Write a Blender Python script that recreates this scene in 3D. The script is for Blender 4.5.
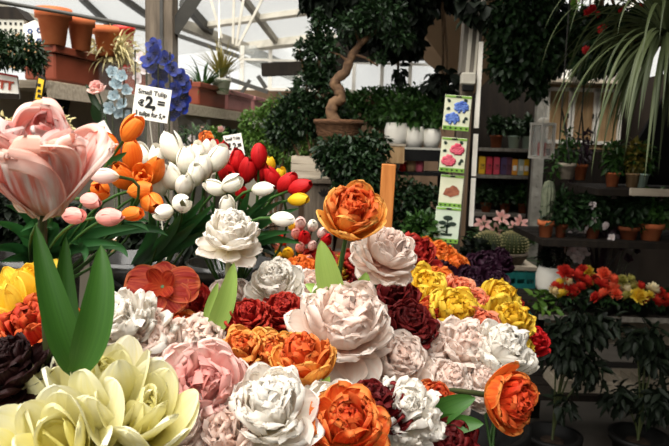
import bpy, math, random
import numpy as np
from mathutils import Vector, Matrix, Quaternion

for o in list(bpy.data.objects):
    bpy.data.objects.remove(o)
SC = bpy.context.scene
COL = SC.collection
R = math.radians

# ---------------------------------------------------------------- camera
FPX = 650.0
CAM = Vector((0.0, 0.0, 1.5))
PITCH, ROLL = R(7.0), R(1.7)
cd = bpy.data.cameras.new('camera')
cam = bpy.data.objects.new('camera', cd)
COL.objects.link(cam)
cd.sensor_width = 36.0
cd.lens = FPX * 36.0 / 669.0
cd.clip_start = 0.02
cd.clip_end = 200
ROTM = (Matrix.Rotation(R(90) - PITCH, 3, 'X') @ Matrix.Rotation(ROLL, 3, 'Z'))
cam.matrix_world = Matrix.Translation(CAM) @ ROTM.to_4x4()
cd.dof.use_dof = True
cd.dof.focus_distance = 0.95
cd.dof.aperture_fstop = 13.0
SC.camera = cam

# ---------------------------------------------------------------- world, sun, exposure
SC.view_settings.view_transform = 'Standard'
SC.view_settings.look = 'None'
SC.view_settings.gamma = 1.0
SC.view_settings.exposure = 0.16
w = bpy.data.worlds.new('overcast_sky')
SC.world = w
w.use_nodes = True
bg = w.node_tree.nodes['Background']
bg.inputs[0].default_value = (1.0, 0.99, 0.955, 1)
bg.inputs[1].default_value = 0.98
sd = bpy.data.lights.new('sun', 'SUN')
sun = bpy.data.objects.new('sun', sd)
COL.objects.link(sun)
sd.energy = 9.0
sd.angle = R(85)
sd.color = (1.0, 0.965, 0.90)
sun.rotation_euler = Vector((0.04, 0.44, -0.88)).to_track_quat('-Z', 'Y').to_euler()


def ray(px, py):
    return (ROTM @ Vector(((px - 334.5) / FPX, -(py - 223.0) / FPX, -1.0)))


def at(px, py, D):
    """the point of the place that stands D metres in front of the camera on the sight line of a pixel"""
    d = ray(px, py)
    return CAM + d * (D / d.y)


def atz(px, py, z):
    d = ray(px, py)
    return CAM + d * ((z - CAM.z) / d.z)


def onplane(px, py, p0, n):
    d = ray(px, py)
    return CAM + d * ((Vector(p0) - CAM).dot(Vector(n)) / d.dot(Vector(n)))


def pxm(n, D):
    return n * D / FPX


# ---------------------------------------------------------------- materials
def lin(h):
    h = h.lstrip('#')
    c = [int(h[i:i + 2], 16) / 255 for i in (0, 2, 4)]
    return tuple((x / 12.92 if x <= .04045 else ((x + .055) / 1.055) ** 2.4) for x in c) + (1.0,)


def new_mat(name):
    m = bpy.data.materials.new(name)
    m.use_nodes = True
    nt = m.node_tree
    nt.nodes.clear()
    out = nt.nodes.new('ShaderNodeOutputMaterial')
    return m, nt, out


def N(nt, t, **k):
    n = nt.nodes.new(t)
    for a, b in k.items():
        setattr(n, a, b)
    return n


def mix(nt, fac, a, b, mode='MIX'):
    n = N(nt, 'ShaderNodeMix', data_type='RGBA', blend_type=mode)
    for sock, v in ((n.inputs[0], fac), (n.inputs[6], a), (n.inputs[7], b)):
        if hasattr(v, 'links') or isinstance(v, bpy.types.NodeSocket):
            nt.links.new(v, sock)
        else:
            sock.default_value = v
    return n.outputs[2]


def math_n(nt, op, a, b=None, clamp=False):
    n = N(nt, 'ShaderNodeMath', operation=op, use_clamp=clamp)
    for i, v in enumerate((a, b)):
        if v is None:
            continue
        if isinstance(v, bpy.types.NodeSocket):
            nt.links.new(v, n.inputs[i])
        else:
            n.inputs[i].default_value = v
    return n.outputs[0]


MATS = {}


def solid(name, c, c2=None, scale=12.0, rough=0.7, spec=0.3, metal=0.0, bump=0.0, stretch=(1, 1, 1), detail=4):
    """plain surface with procedural mottling between two colours"""
    if name in MATS:
        return MATS[name]
    m, nt, out = new_mat(name)
    p = N(nt, 'ShaderNodeBsdfPrincipled')
    p.inputs['Roughness'].default_value = rough
    p.inputs['Specular IOR Level'].default_value = spec
    p.inputs['Metallic'].default_value = metal
    tc = N(nt, 'ShaderNodeTexCoord')
    mp = N(nt, 'ShaderNodeMapping')
    mp.inputs['Scale'].default_value = stretch
    nt.links.new(tc.outputs['Object'], mp.inputs[0])
    no = N(nt, 'ShaderNodeTexNoise')
    no.inputs['Scale'].default_value = scale
    no.inputs['Detail'].default_value = detail
    nt.links.new(mp.outputs[0], no.inputs['Vector'])
    f = N(nt, 'ShaderNodeMapRange')
    f.inputs[1].default_value = .35
    f.inputs[2].default_value = .65
    nt.links.new(no.outputs[0], f.inputs[0])
    nt.links.new(mix(nt, f.outputs[0], lin(c), lin(c2 or c)), p.inputs['Base Color'])
    if bump:
        b = N(nt, 'ShaderNodeBump')
        b.inputs['Strength'].default_value = bump
        b.inputs['Distance'].default_value = .01
        nt.links.new(no.outputs[0], b.inputs['Height'])
        nt.links.new(b.outputs[0], p.inputs['Normal'])
    nt.links.new(p.outputs[0], out.inputs[0])
    MATS[name] = m
    return m


def petal_mat(name, base, mid, tip, streak=None, samt=0.5, inner=None, edge=None, tr=0.34, sfreq=14, bump=.35, jit=.10, p1=.12, p2=.5):
    """petal: pigment along the petal (v), streaks running lengthwise, rim colour, colour of the inner whorls"""
    m, nt, out = new_mat(name)
    uv = N(nt, 'ShaderNodeUVMap', uv_map='UVMap')
    sx = N(nt, 'ShaderNodeSeparateXYZ')
    nt.links.new(uv.outputs[0], sx.inputs[0])
    rnd = N(nt, 'ShaderNodeAttribute', attribute_name='rnd')
    lay = N(nt, 'ShaderNodeAttribute', attribute_name='lay')
    rp = N(nt, 'ShaderNodeValToRGB')
    e = rp.color_ramp.elements
    e[0].position = p1
    e[0].color = lin(base)
    e[1].position = .95
    e[1].color = lin(tip)
    k = e.new(p2)
    k.color = lin(mid)
    nt.links.new(sx.outputs[1], rp.inputs[0])
    col = rp.outputs[0]
    if inner:
        col = mix(nt, math_n(nt, 'MULTIPLY', lay.outputs['Fac'], .9), col, lin(inner))
    cx = N(nt, 'ShaderNodeCombineXYZ')
    nt.links.new(math_n(nt, 'MULTIPLY', sx.outputs[0], sfreq), cx.inputs[0])
    nt.links.new(math_n(nt, 'MULTIPLY', sx.outputs[1], 1.6), cx.inputs[1])
    nt.links.new(math_n(nt, 'MULTIPLY', rnd.outputs['Fac'], 57.0), cx.inputs[2])
    no = N(nt, 'ShaderNodeTexNoise')
    no.inputs['Scale'].default_value = 1.0
    no.inputs['Detail'].default_value = 3
    nt.links.new(cx.outputs[0], no.inputs['Vector'])
    if streak:
        mr = N(nt, 'ShaderNodeMapRange')
        mr.inputs[1].default_value = .42
        mr.inputs[2].default_value = .66
        mr.inputs[4].default_value = samt
        nt.links.new(no.outputs[0], mr.inputs[0])
        col = mix(nt, mr.outputs[0], col, lin(streak))
    if edge:
        a = math_n(nt, 'ABSOLUTE', math_n(nt, 'SUBTRACT', math_n(nt, 'MULTIPLY', sx.outputs[0], 2.0), 1.0))
        a = math_n(nt, 'MAXIMUM', a, sx.outputs[1])
        mr2 = N(nt, 'ShaderNodeMapRange')
        mr2.inputs[1].default_value = .90
        mr2.inputs[2].default_value = 1.0
        mr2.inputs[4].default_value = .7
        nt.links.new(a, mr2.inputs[0])
        col = mix(nt, math_n(nt, 'MULTIPLY', mr2.outputs[0], math_n(nt, 'SUBTRACT', 1.0, math_n(nt, 'MULTIPLY', lay.outputs['Fac'], .85))), col, lin(edge))
    hsv = N(nt, 'ShaderNodeHueSaturation')
    nt.links.new(math_n(nt, 'ADD', math_n(nt, 'MULTIPLY', rnd.outputs['Fac'], jit * 2), 1 - jit * 1.5), hsv.inputs['Value'])
    nt.links.new(col, hsv.inputs['Color'])
    p = N(nt, 'ShaderNodeBsdfPrincipled')
    p.inputs['Roughness'].default_value = .55
    p.inputs['Specular IOR Level'].default_value = .22
    nt.links.new(hsv.outputs[0], p.inputs['Base Color'])
    t = N(nt, 'ShaderNodeBsdfTranslucent')
    nt.links.new(hsv.outputs[0], t.inputs[0])
    b = N(nt, 'ShaderNodeBump')
    b.inputs['Strength'].default_value = bump
    b.inputs['Distance'].default_value = .004
    nt.links.new(no.outputs[0], b.inputs['Height'])
    nt.links.new(b.outputs[0], p.inputs['Normal'])
    ms = N(nt, 'ShaderNodeMixShader')
    ms.inputs[0].default_value = tr
    nt.links.new(p.outputs[0], ms.inputs[1])
    nt.links.new(t.outputs[0], ms.inputs[2])
    nt.links.new(ms.outputs[0], out.inputs[0])
    MATS[name] = m
    return m


def leaf_mat(name, a, b, tr=.2, rough=.45, spec=.35, sfreq=22, scale=None):
    m, nt, out = new_mat(name)
    rnd = N(nt, 'ShaderNodeAttribute', attribute_name='rnd')
    uv = N(nt, 'ShaderNodeUVMap', uv_map='UVMap')
    sx = N(nt, 'ShaderNodeSeparateXYZ')
    nt.links.new(uv.outputs[0], sx.inputs[0])
    cx = N(nt, 'ShaderNodeCombineXYZ')
    nt.links.new(math_n(nt, 'MULTIPLY', sx.outputs[0], sfreq), cx.inputs[0])
    nt.links.new(sx.outputs[1], cx.inputs[1])
    nt.links.new(math_n(nt, 'MULTIPLY', rnd.outputs['Fac'], 31.0), cx.inputs[2])
    no = N(nt, 'ShaderNodeTexNoise')
    no.inputs['Scale'].default_value = 1.0
    nt.links.new(cx.outputs[0], no.inputs['Vector'])
    f = math_n(nt, 'ADD', math_n(nt, 'MULTIPLY', no.outputs[0], .5), math_n(nt, 'MULTIPLY', rnd.outputs['Fac'], .6), clamp=True)
    col = mix(nt, f, lin(a), lin(b))
    p = N(nt, 'ShaderNodeBsdfPrincipled')
    p.inputs['Roughness'].default_value = rough
    p.inputs['Specular IOR Level'].default_value = spec
    nt.links.new(col, p.inputs['Base Color'])
    t = N(nt, 'ShaderNodeBsdfTranslucent')
    nt.links.new(col, t.inputs[0])
    ms = N(nt, 'ShaderNodeMixShader')
    ms.inputs[0].default_value = tr
    nt.links.new(p.outputs[0], ms.inputs[1])
    nt.links.new(t.outputs[0], ms.inputs[2])
    nt.links.new(ms.outputs[0], out.inputs[0])
    MATS[name] = m
    return m


def film_mat(name, tint, alpha, rough=.12):
    """clear film or whitened glass: partly see-through, partly shiny"""
    m, nt, out = new_mat(name)
    p = N(nt, 'ShaderNodeBsdfPrincipled')
    p.inputs['Base Color'].default_value = lin(tint)
    p.inputs['Roughness'].default_value = rough
    p.inputs['Specular IOR Level'].default_value = .6
    t = N(nt, 'ShaderNodeBsdfTransparent')
    ms = N(nt, 'ShaderNodeMixShader')
    ms.inputs[0].default_value = alpha
    nt.links.new(t.outputs[0], ms.inputs[1])
    nt.links.new(p.outputs[0], ms.inputs[2])
    nt.links.new(ms.outputs[0], out.inputs[0])
    MATS[name] = m
    return m


# ---------------------------------------------------------------- objects
def tag(o, label=None, cat=None, group=None, kind=None):
    for k, v in (('label', label), ('category', cat), ('group', group), ('kind', kind)):
        if v:
            o[k] = v
    return o


def thing(name, label, cat, loc, group=None):
    o = bpy.data.objects.new(name, None)
    o.empty_display_size = .05
    COL.objects.link(o)
    o.location = Vector(loc)
    return tag(o, label, cat, group)


def wloc(o):
    v = Vector((0, 0, 0))
    while o is not None:
        v = v + o.location
        o = o.parent
    return v


def link_mesh(name, me, mat, parent=None, loc=(0, 0, 0)):
    o = bpy.data.objects.new(name, me)
    COL.objects.link(o)
    if mat is not None and len(me.materials) == 0:
        me.materials.append(mat)
    o.parent = parent
    o.location = loc
    return o


def copy_tree(o, parent=None):
    c = o.copy()
    COL.objects.link(c)
    c.parent = parent
    for ch in list(o.children):
        copy_tree(ch, c)
    return c


class MB:
    """collects shapes in world coordinates and links them as ONE mesh object"""

    def __init__(self):
        self.v, self.f, self.uv, self.rnd, self.lay, self.smooth = [], [], [], [], [], []
        self.n = 0

    def add(self, verts, faces, uv=None, rnd=0.5, lay=0.0, smooth=True):
        V = np.asarray(verts, dtype=float).reshape(-1, 3)
        self.v.append(V)
        self.uv.append(np.zeros((len(V), 2)) if uv is None else np.asarray(uv, dtype=float))
        self.rnd.append(np.broadcast_to(np.asarray(rnd, dtype=float), (len(V),)))
        self.lay.append(np.full(len(V), float(lay)))
        n = self.n
        self.f += [tuple(int(i) + n for i in q) for q in faces]
        self.smooth += [smooth] * len(faces)
        self.n += len(V)
        return self

    def grid(self, P, uv=None, rnd=.5, lay=0., closed=False):
        a, b = P.shape[:2]
        F = []
        for i in range(a - 1):
            for j in range(b - 1 if not closed else b):
                k = (j + 1) % b
                F.append((i * b + j, i * b + k, (i + 1) * b + k, (i + 1) * b + j))
        if uv is None:
            U = np.zeros((a, b, 2))
            U[..., 0] = np.linspace(0, 1, b)[None, :]
            U[..., 1] = np.linspace(0, 1, a)[:, None]
            uv = U
        return self.add(P.reshape(-1, 3), F, uv.reshape(-1, 2), rnd, lay)

    def box(self, c, s, M=None, bev=0.0):
        x, y, z = (q / 2 for q in s)
        if bev <= 0:
            V = [(-x, -y, -z), (x, -y, -z), (x, y, -z), (-x, y, -z), (-x, -y, z), (x, -y, z), (x, y, z), (-x, y, z)]
            F = [(0, 3, 2, 1), (4, 5, 6, 7), (0, 1, 5, 4), (1, 2, 6, 5), (2, 3, 7, 6), (3, 0, 4, 7)]
        else:
            b = min(bev, x * .9, y * .9, z * .9)
            V, F = [], []
            prof = [(-z, -b), (-z + b, 0), (z - b, 0), (z, -b)]
            for zz, d in prof:
                X, Y = x + d, y + d
                c2 = b * .7
                V += [(-X + c2, -Y, zz), (X - c2, -Y, zz), (X, -Y + c2, zz), (X, Y - c2, zz), (X - c2, Y, zz), (-X + c2, Y, zz), (-X, Y - c2, zz), (-X, -Y + c2, zz)]
            for r in range(3):
                for j in range(8):
                    F.append((r * 8 + j, r * 8 + (j + 1) % 8, r * 8 + 8 + (j + 1) % 8, r * 8 + 8 + j))
            F.append(tuple(range(7, -1, -1)))
            F.append(tuple(range(24, 32)))
        V = [Vector(p) for p in V]
        if M is not None:
            V = [M @ p for p in V]
        V = [p + Vector(c) for p in V]
        return self.add([tuple(p) for p in V], F, smooth=False)

    def beam(self, a, b, wd, ht, up=(0, 0, 1)):
        a, b = Vector(a), Vector(b)
        d = (b - a)
        L = d.length
        d.normalize()
        s = d.cross(Vector(up))
        if s.length < 1e-4:
            s = d.cross(Vector((0, 1, 0)))
        s.normalize()
        u = s.cross(d)
        M = Matrix((s, d, u)).transposed()
        return self.box((a + b) / 2, (wd, L, ht), M)

    def tube(self, pts, rad, seg=8, rnd=.5, cap=True):
        P = [Vector(p) for p in pts]
        n = len(P)
        rr = [rad] * n if not hasattr(rad, '__len__') else list(rad)
        ref = Vector((0.31, 0.93, 0.2)).normalized()
        rings = []
        for i in range(n):
            t = (P[min(i + 1, n - 1)] - P[max(i - 1, 0)])
            if t.length < 1e-9:
                t = Vector((0, 0, 1))
            t.normalize()
            s = t.cross(ref)
            if s.length < .05:
                s = t.cross(Vector((1, 0, 0)))
            s.normalize()
            ref = s.cross(t)
            u = t.cross(s)
            rings.append([P[i] + (s * math.cos(2 * math.pi * j / seg) + u * math.sin(2 * math.pi * j / seg)) * rr[i] for j in range(seg)])
        G = np.array([[tuple(q) for q in r] for r in rings])
        self.grid(G, rnd=rnd, closed=True)
        if cap:
            b = self.n - n * seg
            self.f += [tuple(b + j for j in range(seg)), tuple(b + (n - 1) * seg + j for j in range(seg - 1, -1, -1))]
            self.smooth += [False, False]
        return self

    def lathe(self, c, prof, seg=24, M=None, rib=0, ribamp=0., sx=1., sy=1.):
        c = Vector(c)
        G = []
        for r, z in prof:
            row = []
            for j in range(seg):
                a = 2 * math.pi * j / seg
                q = r * (1 + (ribamp * math.cos(rib * a) if rib else 0))
                p = Vector((q * math.cos(a) * sx, q * math.sin(a) * sy, z))
                if M is not None:
                    p = M @ p
                row.append(tuple(p + c))
            G.append(row)
        return self.grid(np.array(G), closed=True)

    def poly(self, pts, thick, nrm):
        """flat outline with thickness"""
        P = [Vector(p) for p in pts]
        q = Vector(nrm).normalized() * thick
        n = len(P)
        V = [tuple(p) for p in P] + [tuple(p - q) for p in P]
        F = [tuple(range(n)), tuple(range(2 * n - 1, n - 1, -1))] + [(i, i + n, (i + 1) % n + n, (i + 1) % n) for i in range(n)]
        return self.add(V, F, smooth=False)

    def mesh(self, name, off=(0, 0, 0)):
        V = np.concatenate(self.v) - np.array(tuple(off))
        me = bpy.data.meshes.new(name)
        me.from_pydata(V.tolist(), [], self.f)
        U = np.concatenate(self.uv)
        li = np.empty(len(me.loops), dtype=np.int32)
        me.loops.foreach_get('vertex_index', li)
        l = me.uv_layers.new(name='UVMap')
        l.data.foreach_set('uv', U[li].astype(np.float32).ravel())
        for nm, src in (('rnd', self.rnd), ('lay', self.lay)):
            at_ = me.attributes.new(nm, 'FLOAT', 'POINT')
            at_.data.foreach_set('value', np.concatenate(src).astype(np.float32))
        me.polygons.foreach_set('use_smooth', self.smooth)
        me.update()
        return me

    def build(self, name, mat, parent=None, origin=None):
        if isinstance(mat, str):
            mat = MATS[mat]
        if parent is not None:
            return link_mesh(name, self.mesh(name, wloc(parent)), mat, parent)
        V = np.concatenate(self.v)
        if origin is None:
            lo, hi = V.min(0), V.max(0)
            origin = ((lo[0] + hi[0]) / 2, (lo[1] + hi[1]) / 2, lo[2])
        return link_mesh(name, self.mesh(name, origin), mat, None, origin)


def bez(a, b, c, n=8):
    a, b, c = Vector(a), Vector(b), Vector(c)
    return [a * (1 - t) ** 2 + b * 2 * t * (1 - t) + c * t * t for t in (i / n for i in range(n + 1))]


def structure(o):
    o['kind'] = 'structure'
    return o


def text_mesh(s, size, bold=0.0, sx=1.0):
    cu = bpy.data.curves.new('lettering', 'FONT')
    cu.body = s
    cu.size = size
    cu.offset = bold
    cu.extrude = 0.0004
    cu.align_x = 'LEFT'
    cu.resolution_u = 3
    o = bpy.data.objects.new('lettering', cu)
    COL.objects.link(o)
    bpy.context.view_layer.update()
    me = bpy.data.meshes.new_from_object(o.evaluated_get(bpy.context.evaluated_depsgraph_get()))
    bpy.data.objects.remove(o)
    if sx != 1.0:
        for v in me.vertices:
            v.co.x *= sx
    return me


def text_on(s, parent, origin, xdir, ydir, size, mat, bold=0.0, width=None):
    """lettering that lies on a card: origin is the lower left of the line"""
    me = text_mesh(s, size, bold)
    if width:
        xs = [v.co.x for v in me.vertices]
        k = width / (max(xs) - min(xs))
        x0 = min(xs)
        for v in me.vertices:
            v.co.x = (v.co.x - x0) * k
    X = Vector(xdir).normalized()
    Z = X.cross(Vector(ydir)).normalized()
    Y = Z.cross(X)
    M = Matrix((X, Y, Z)).transposed()
    off = Vector(origin) - wloc(parent)
    for v in me.vertices:
        v.co = M @ v.co + off
    me.materials.clear()
    return link_mesh('lettering', me, mat, parent)
# ---------------------------------------------------------------- petals, blooms, leaves, foliage
def petal(mb, rng, L, W, th0, th1=0., th2=0., az=0., r0=.02, z0=0., pt=.5, sk=.8, wrap=0., cup=0., ruf=0., rf=2.2, frill=0., pleat=0., pk=6., n=(7, 8), lay=0., twist=0., basew=.12):
    """one petal of a bloom whose axis is +z; th = angle from the axis along the petal (0 upright, 90 flat, >90 hanging)"""
    nv, nu = n
    t = np.linspace(0, 1, nv + 1)
    v = 1 - (1 - t) ** 1.9
    u = np.linspace(-1, 1, nu + 1)
    th = np.radians(th0 + th1 * v + th2 * v * v)
    dv = np.diff(v, prepend=0)
    r = r0 + np.cumsum(np.sin(th) * dv) * L
    z = z0 + np.cumsum(np.cos(th) * dv) * L
    s = v ** sk
    wv = W / 2 * np.maximum((4 * s * (1 - s)) ** pt, basew * (1 - v) ** 2)
    p = rng.uniform(0, 6.28, 4)
    Vv, Uu = np.meshgrid(v, u, indexing='ij')
    TH = th[:, None]
    lat = wv[:, None] * Uu
    edge = .25 + .75 * np.abs(Uu)
    off = -cup * wv[:, None] * Uu ** 2
    if ruf:
        off = off + ruf * L * Vv ** 1.6 * edge * (.65 * np.sin(rf * np.pi * Uu + p[0] + 2 * Vv) + .45 * np.sin(2.1 * rf * np.pi * Uu + p[1] + 4 * Vv)) + ruf * .5 * L * Vv * np.sin(5 * Vv + p[2])
    if pleat:
        off = off + pleat * L * Vv ** .7 * np.sin(pk * np.pi * Uu + p[3]) * (.5 + .5 * Vv)
    al = 0
    if frill:
        al = frill * L * Vv ** 3 * (.6 * np.sin(7 * Uu + p[2]) + .4 * np.sin(15 * Uu + p[3]))
    Rr = r[:, None] + np.cos(TH) * off + np.sin(TH) * al
    Zz = z[:, None] - np.sin(TH) * off + np.cos(TH) * al
    if wrap:
        rad = np.maximum(np.abs(r[:, None]), W * .28) / wrap
        X = Rr - rad * (1 - np.cos(lat / rad))
        Y = rad * np.sin(lat / rad)
    else:
        X, Y = Rr, lat
    a = az
    if twist:
        a = az + twist * Vv
    P = np.stack([X * np.cos(a) - Y * np.sin(a), X * np.sin(a) + Y * np.cos(a), Zz], -1)
    UV = np.stack([Uu * .5 + .5, Vv], -1)
    mb.grid(P, UV, rnd=rng.uniform(0, 1), lay=lay)


def whorl(mb, rng, cnt, L, W, th0, th1=0., th2=0., jit=8., az0=None, **k):
    az0 = rng.uniform(0, 6.28) if az0 is None else az0
    for i in range(cnt):
        kk = dict(k)
        kk['ruf'] = k.get('ruf', 0) * rng.uniform(.7, 1.3)
        petal(mb, rng, L * rng.uniform(.9, 1.08), W * rng.uniform(.88, 1.1), th0 + rng.uniform(-jit, jit), th1 + rng.uniform(-jit, jit), th2, az=az0 + 2 * math.pi * i / cnt + rng.uniform(-.18, .18), **kk)


def bloom_mesh(kind, seed, hi=True):
    """bloom of diameter about 1, axis +z, stem joint near z = -0.45 (tulips: 0)"""
    rng = np.random.default_rng(seed)
    mb = MB()
    n = (9, 13) if hi else (6, 8)
    n2 = (7, 10) if hi else (5, 6)
    if kind == 'peony':       # dense ball: many thin crinkled petals, the lowest hanging down
        for k, (cnt, L_, W_, th, th1, z0) in enumerate(((8, .58, .46, 128, -78, -.20), (10, .57, .42, 112, -86, -.16), (11, .56, .40, 94, -88, -.13), (11, .55, .36, 76, -84, -.11), (11, .54, .33, 58, -72, -.10), (10, .53, .30, 42, -58, -.09), (9, .51, .28, 26, -40, -.08), (7, .48, .26, 10, -18, -.07))):
            whorl(mb, rng, cnt, L_, W_, th, th1, z0=z0, ruf=.075 + .008 * k, rf=2.3, cup=.34, pt=.36, sk=1.2, frill=.045, n=n if k < 5 else n2, lay=max(0, k - 1) / 6, jit=11)
    elif kind == 'frilly':
        for k, (cnt, th, z0) in enumerate(((12, 124, -.18), (14, 104, -.14), (15, 84, -.1), (14, 66, -.08), (13, 48, -.06), (11, 30, -.05), (8, 12, -.04))):
            whorl(mb, rng, cnt, .52, .30, th, -48, z0=z0, ruf=.12, rf=3.6, cup=.2, pt=.30, sk=1.4, frill=.14, n=n, lay=k / 6, jit=14)
    elif kind == 'double':
        whorl(mb, rng, 6, .70, .60, 88, -84, 16, pleat=.010, z0=-.30, ruf=.045, rf=3.2, wrap=.85, pt=.30, sk=1.3, frill=.045, n=n, jit=5)
        whorl(mb, rng, 6, .72, .54, 68, -62, 10, pleat=.010, z0=-.30, ruf=.06, rf=3.2, wrap=.8, pt=.30, sk=1.3, frill=.05, n=n, lay=.25, jit=6)
        whorl(mb, rng, 9, .70, .42, 54, -50, z0=-.29, ruf=.09, rf=3.0, cup=.35, pt=.30, sk=1.4, frill=.08, n=n, lay=.8)
        whorl(mb, rng, 9, .70, .36, 36, -34, z0=-.29, ruf=.11, rf=3.0, cup=.35, pt=.30, sk=1.4, frill=.09, n=n, lay=1.)
        whorl(mb, rng, 7, .68, .32, 15, -14, z0=-.28, ruf=.13, rf=3.0, cup=.35, pt=.30, sk=1.4, frill=.1, n=n2, lay=1.)
    elif kind == 'ruffled':   # loose double tulip: broad, wavy, open
        whorl(mb, rng, 7, .66, .52, 104, -72, z0=-.26, ruf=.08, rf=2.8, cup=.2, pt=.32, sk=1.25, frill=.07, n=n)
        whorl(mb, rng, 8, .65, .48, 82, -70, z0=-.24, ruf=.09, rf=2.8, cup=.25, pt=.32, sk=1.25, frill=.07, n=n, lay=.2)
        whorl(mb, rng, 8, .64, .42, 60, -60, z0=-.23, ruf=.10, rf=2.8, cup=.3, pt=.32, sk=1.25, frill=.08, n=n, lay=.5)
        whorl(mb, rng, 8, .62, .36, 40, -46, z0=-.22, ruf=.12, rf=2.8, cup=.3, pt=.32, sk=1.25, frill=.09, n=n2, lay=.8)
        whorl(mb, rng, 7, .58, .32, 20, -26, z0=-.22, ruf=.14, rf=2.8, cup=.3, pt=.32, sk=1.25, frill=.09, n=n2, lay=1.)
    elif kind == 'parrot':
        whorl(mb, rng, 4, .98, .76, 62, -108, 82, pleat=.016, z0=-.5, ruf=.06, rf=2.6, wrap=.75, pt=.26, sk=1.4, frill=.08, n=(20, 30), jit=5, az0=-1.9)
        whorl(mb, rng, 5, 1.02, .66, 50, -76, 58, pleat=.016, z0=-.5, ruf=.085, rf=2.8, wrap=.5, pt=.26, sk=1.4, frill=.10, n=(20, 28), jit=9, lay=.3)
        whorl(mb, rng, 6, .94, .56, 36, -34, 14, pleat=.014, z0=-.48, ruf=.12, rf=3.6, cup=.3, pt=.28, sk=1.4, frill=.11, n=(16, 22), lay=.7, jit=12)
        whorl(mb, rng, 6, .86, .42, 28, -24, z0=-.45, ruf=.15, rf=3.2, cup=.3, pt=.28, sk=1.35, frill=.12, n=(14, 16), lay=1.)
    elif kind == 'tulip':     # closed egg; base at z=0, length about 1.35 widths
        whorl(mb, rng, 3, 1.62, .94, 63, -84, -20, z0=0, r0=.03, wrap=1.0, pt=.50, sk=.92, n=n, jit=3, az0=seed * 1.7)
        whorl(mb, rng, 3, 1.62, .90, 54, -74, -22, z0=.02, r0=.02, wrap=1.0, pt=.50, sk=.92, n=n, jit=3, az0=seed * 1.7 + 1.05, lay=.5)
    elif kind == 'opentulip':
        whorl(mb, rng, 3, 1.30, .92, 66, -66, z0=0, r0=.03, wrap=.9, pt=.46, sk=1.0, n=n, jit=6, az0=seed * 1.7, ruf=.03)
        whorl(mb, rng, 3, 1.26, .84, 56, -58, z0=.02, r0=.02, wrap=.9, pt=.46, sk=1.0, n=n, jit=6, az0=seed * 1.7 + 1.05, lay=.5, ruf=.03)
        whorl(mb, rng, 5, 1.05, .45, 30, -30, z0=.02, r0=.02, cup=.3, pt=.46, sk=1.0, n=n2, lay=1., ruf=.12)
    elif kind == 'magnolia':  # broad smooth pointed petals, half open
        whorl(mb, rng, 6, .90, .50, 62, -50, z0=-.34, ruf=.03, rf=1.4, wrap=.5, pt=.50, sk=1.0, n=(10, 10), jit=9)
        whorl(mb, rng, 6, .88, .46, 44, -38, z0=-.29, ruf=.03, rf=1.2, wrap=.6, pt=.52, sk=1.0, n=(10, 10), jit=9, lay=.3)
        whorl(mb, rng, 5, .80, .44, 30, -32, z0=-.28, ruf=.035, rf=1.2, wrap=.6, pt=.52, sk=1.0, n=(9, 9), jit=9, lay=.6)
        whorl(mb, rng, 4, .70, .36, 12, -18, z0=-.27, ruf=.05, rf=1.2, cup=.3, pt=.52, sk=1.0, n=(8, 8), jit=9, lay=1.)
    elif kind == 'flat':      # wide open, few broad pleated petals
        for i, (a, L) in enumerate(((.12, .66), (3.0, .66), (-.85, .56), (3.95, .60), (.95, .42), (2.2, .42))):
            petal(mb, rng, L, .72, 78, 22, az=a, z0=-.05, ruf=.07, rf=2.4, pleat=.014, pk=6, pt=.30, sk=1.2, frill=.05, n=(12, 26), lay=.1 * i)
        whorl(mb, rng, 4, .40, .3, 60, -20, z0=-.04, ruf=.12, pt=.4, frill=.08, n=n2, lay=1.)
    elif kind == 'mum':
        for k, (cnt, th) in enumerate(((12, 112), (12, 86), (11, 62), (9, 40), (7, 18))):
            whorl(mb, rng, cnt, .52, .2, th, -50, z0=-.12, cup=.3, pt=.42, sk=1.1, n=(3, 2), lay=k / 4)
    elif kind == 'lily':
        whorl(mb, rng, 6, .62, .28, 52, 40, z0=-.25, wrap=.3, pt=.6, sk=1.0, n=(6, 4), jit=8)
    elif kind == 'orchid':
        whorl(mb, rng, 5, .52, .46, 80, -18, z0=-.02, ruf=.05, pt=.45, n=(5, 6), jit=10)
        whorl(mb, rng, 3, .24, .2, 30, -20, z0=0, ruf=.1, pt=.45, n=(4, 4), lay=1)
    return mb


BM = {}


def bloom(kind, seed, mat, hi=True):
    k = (kind, seed, mat, hi)
    if k not in BM:
        me = bloom_mesh(kind, seed, hi).mesh('bloom')
        me.materials.append(MATS[mat])
        BM[k] = me
    return BM[k]


def axis_rot(ax, spin=0.):
    return Vector(ax).normalized().to_track_quat('Z', 'Y') @ Quaternion((0, 0, 1), spin)


def blade(mb, a, b, wd, bow=(0, 0, 0), face=None, n=14, fold=.35, rnd=.5, pt=.72, sk=.68, m=3, curl=0.):
    """long tulip leaf from a to b, bowed, folded along its midrib, its broad side turned to face"""
    a, b = Vector(a), Vector(b)
    c = (a + b) / 2 + Vector(bow)
    pts = bez(a, c, b, n)
    G = []
    for i, p in enumerate(pts):
        t = (pts[min(i + 1, n)] - pts[max(i - 1, 0)]).normalized()
        fv = (Vector(face) if face is not None else (CAM - p)).normalized()
        s = t.cross(fv)
        s.normalize()
        nn = s.cross(t)
        v = i / n
        q = max(v, .0) ** sk
        ww = wd / 2 * max((4 * q * (1 - q)) ** pt if q < 1 else 0, (.62 if v < .5 else 0) * (1 - v) ** 1.2)
        row = []
        for j in range(-m, m + 1):
            x = j / m
            row.append(tuple(p + s * (x * ww) + nn * (fold * ww * x * x + curl * ww * math.sin(3 * v + x))))
        G.append(row)
    mb.grid(np.array(G), rnd=rnd)


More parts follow.
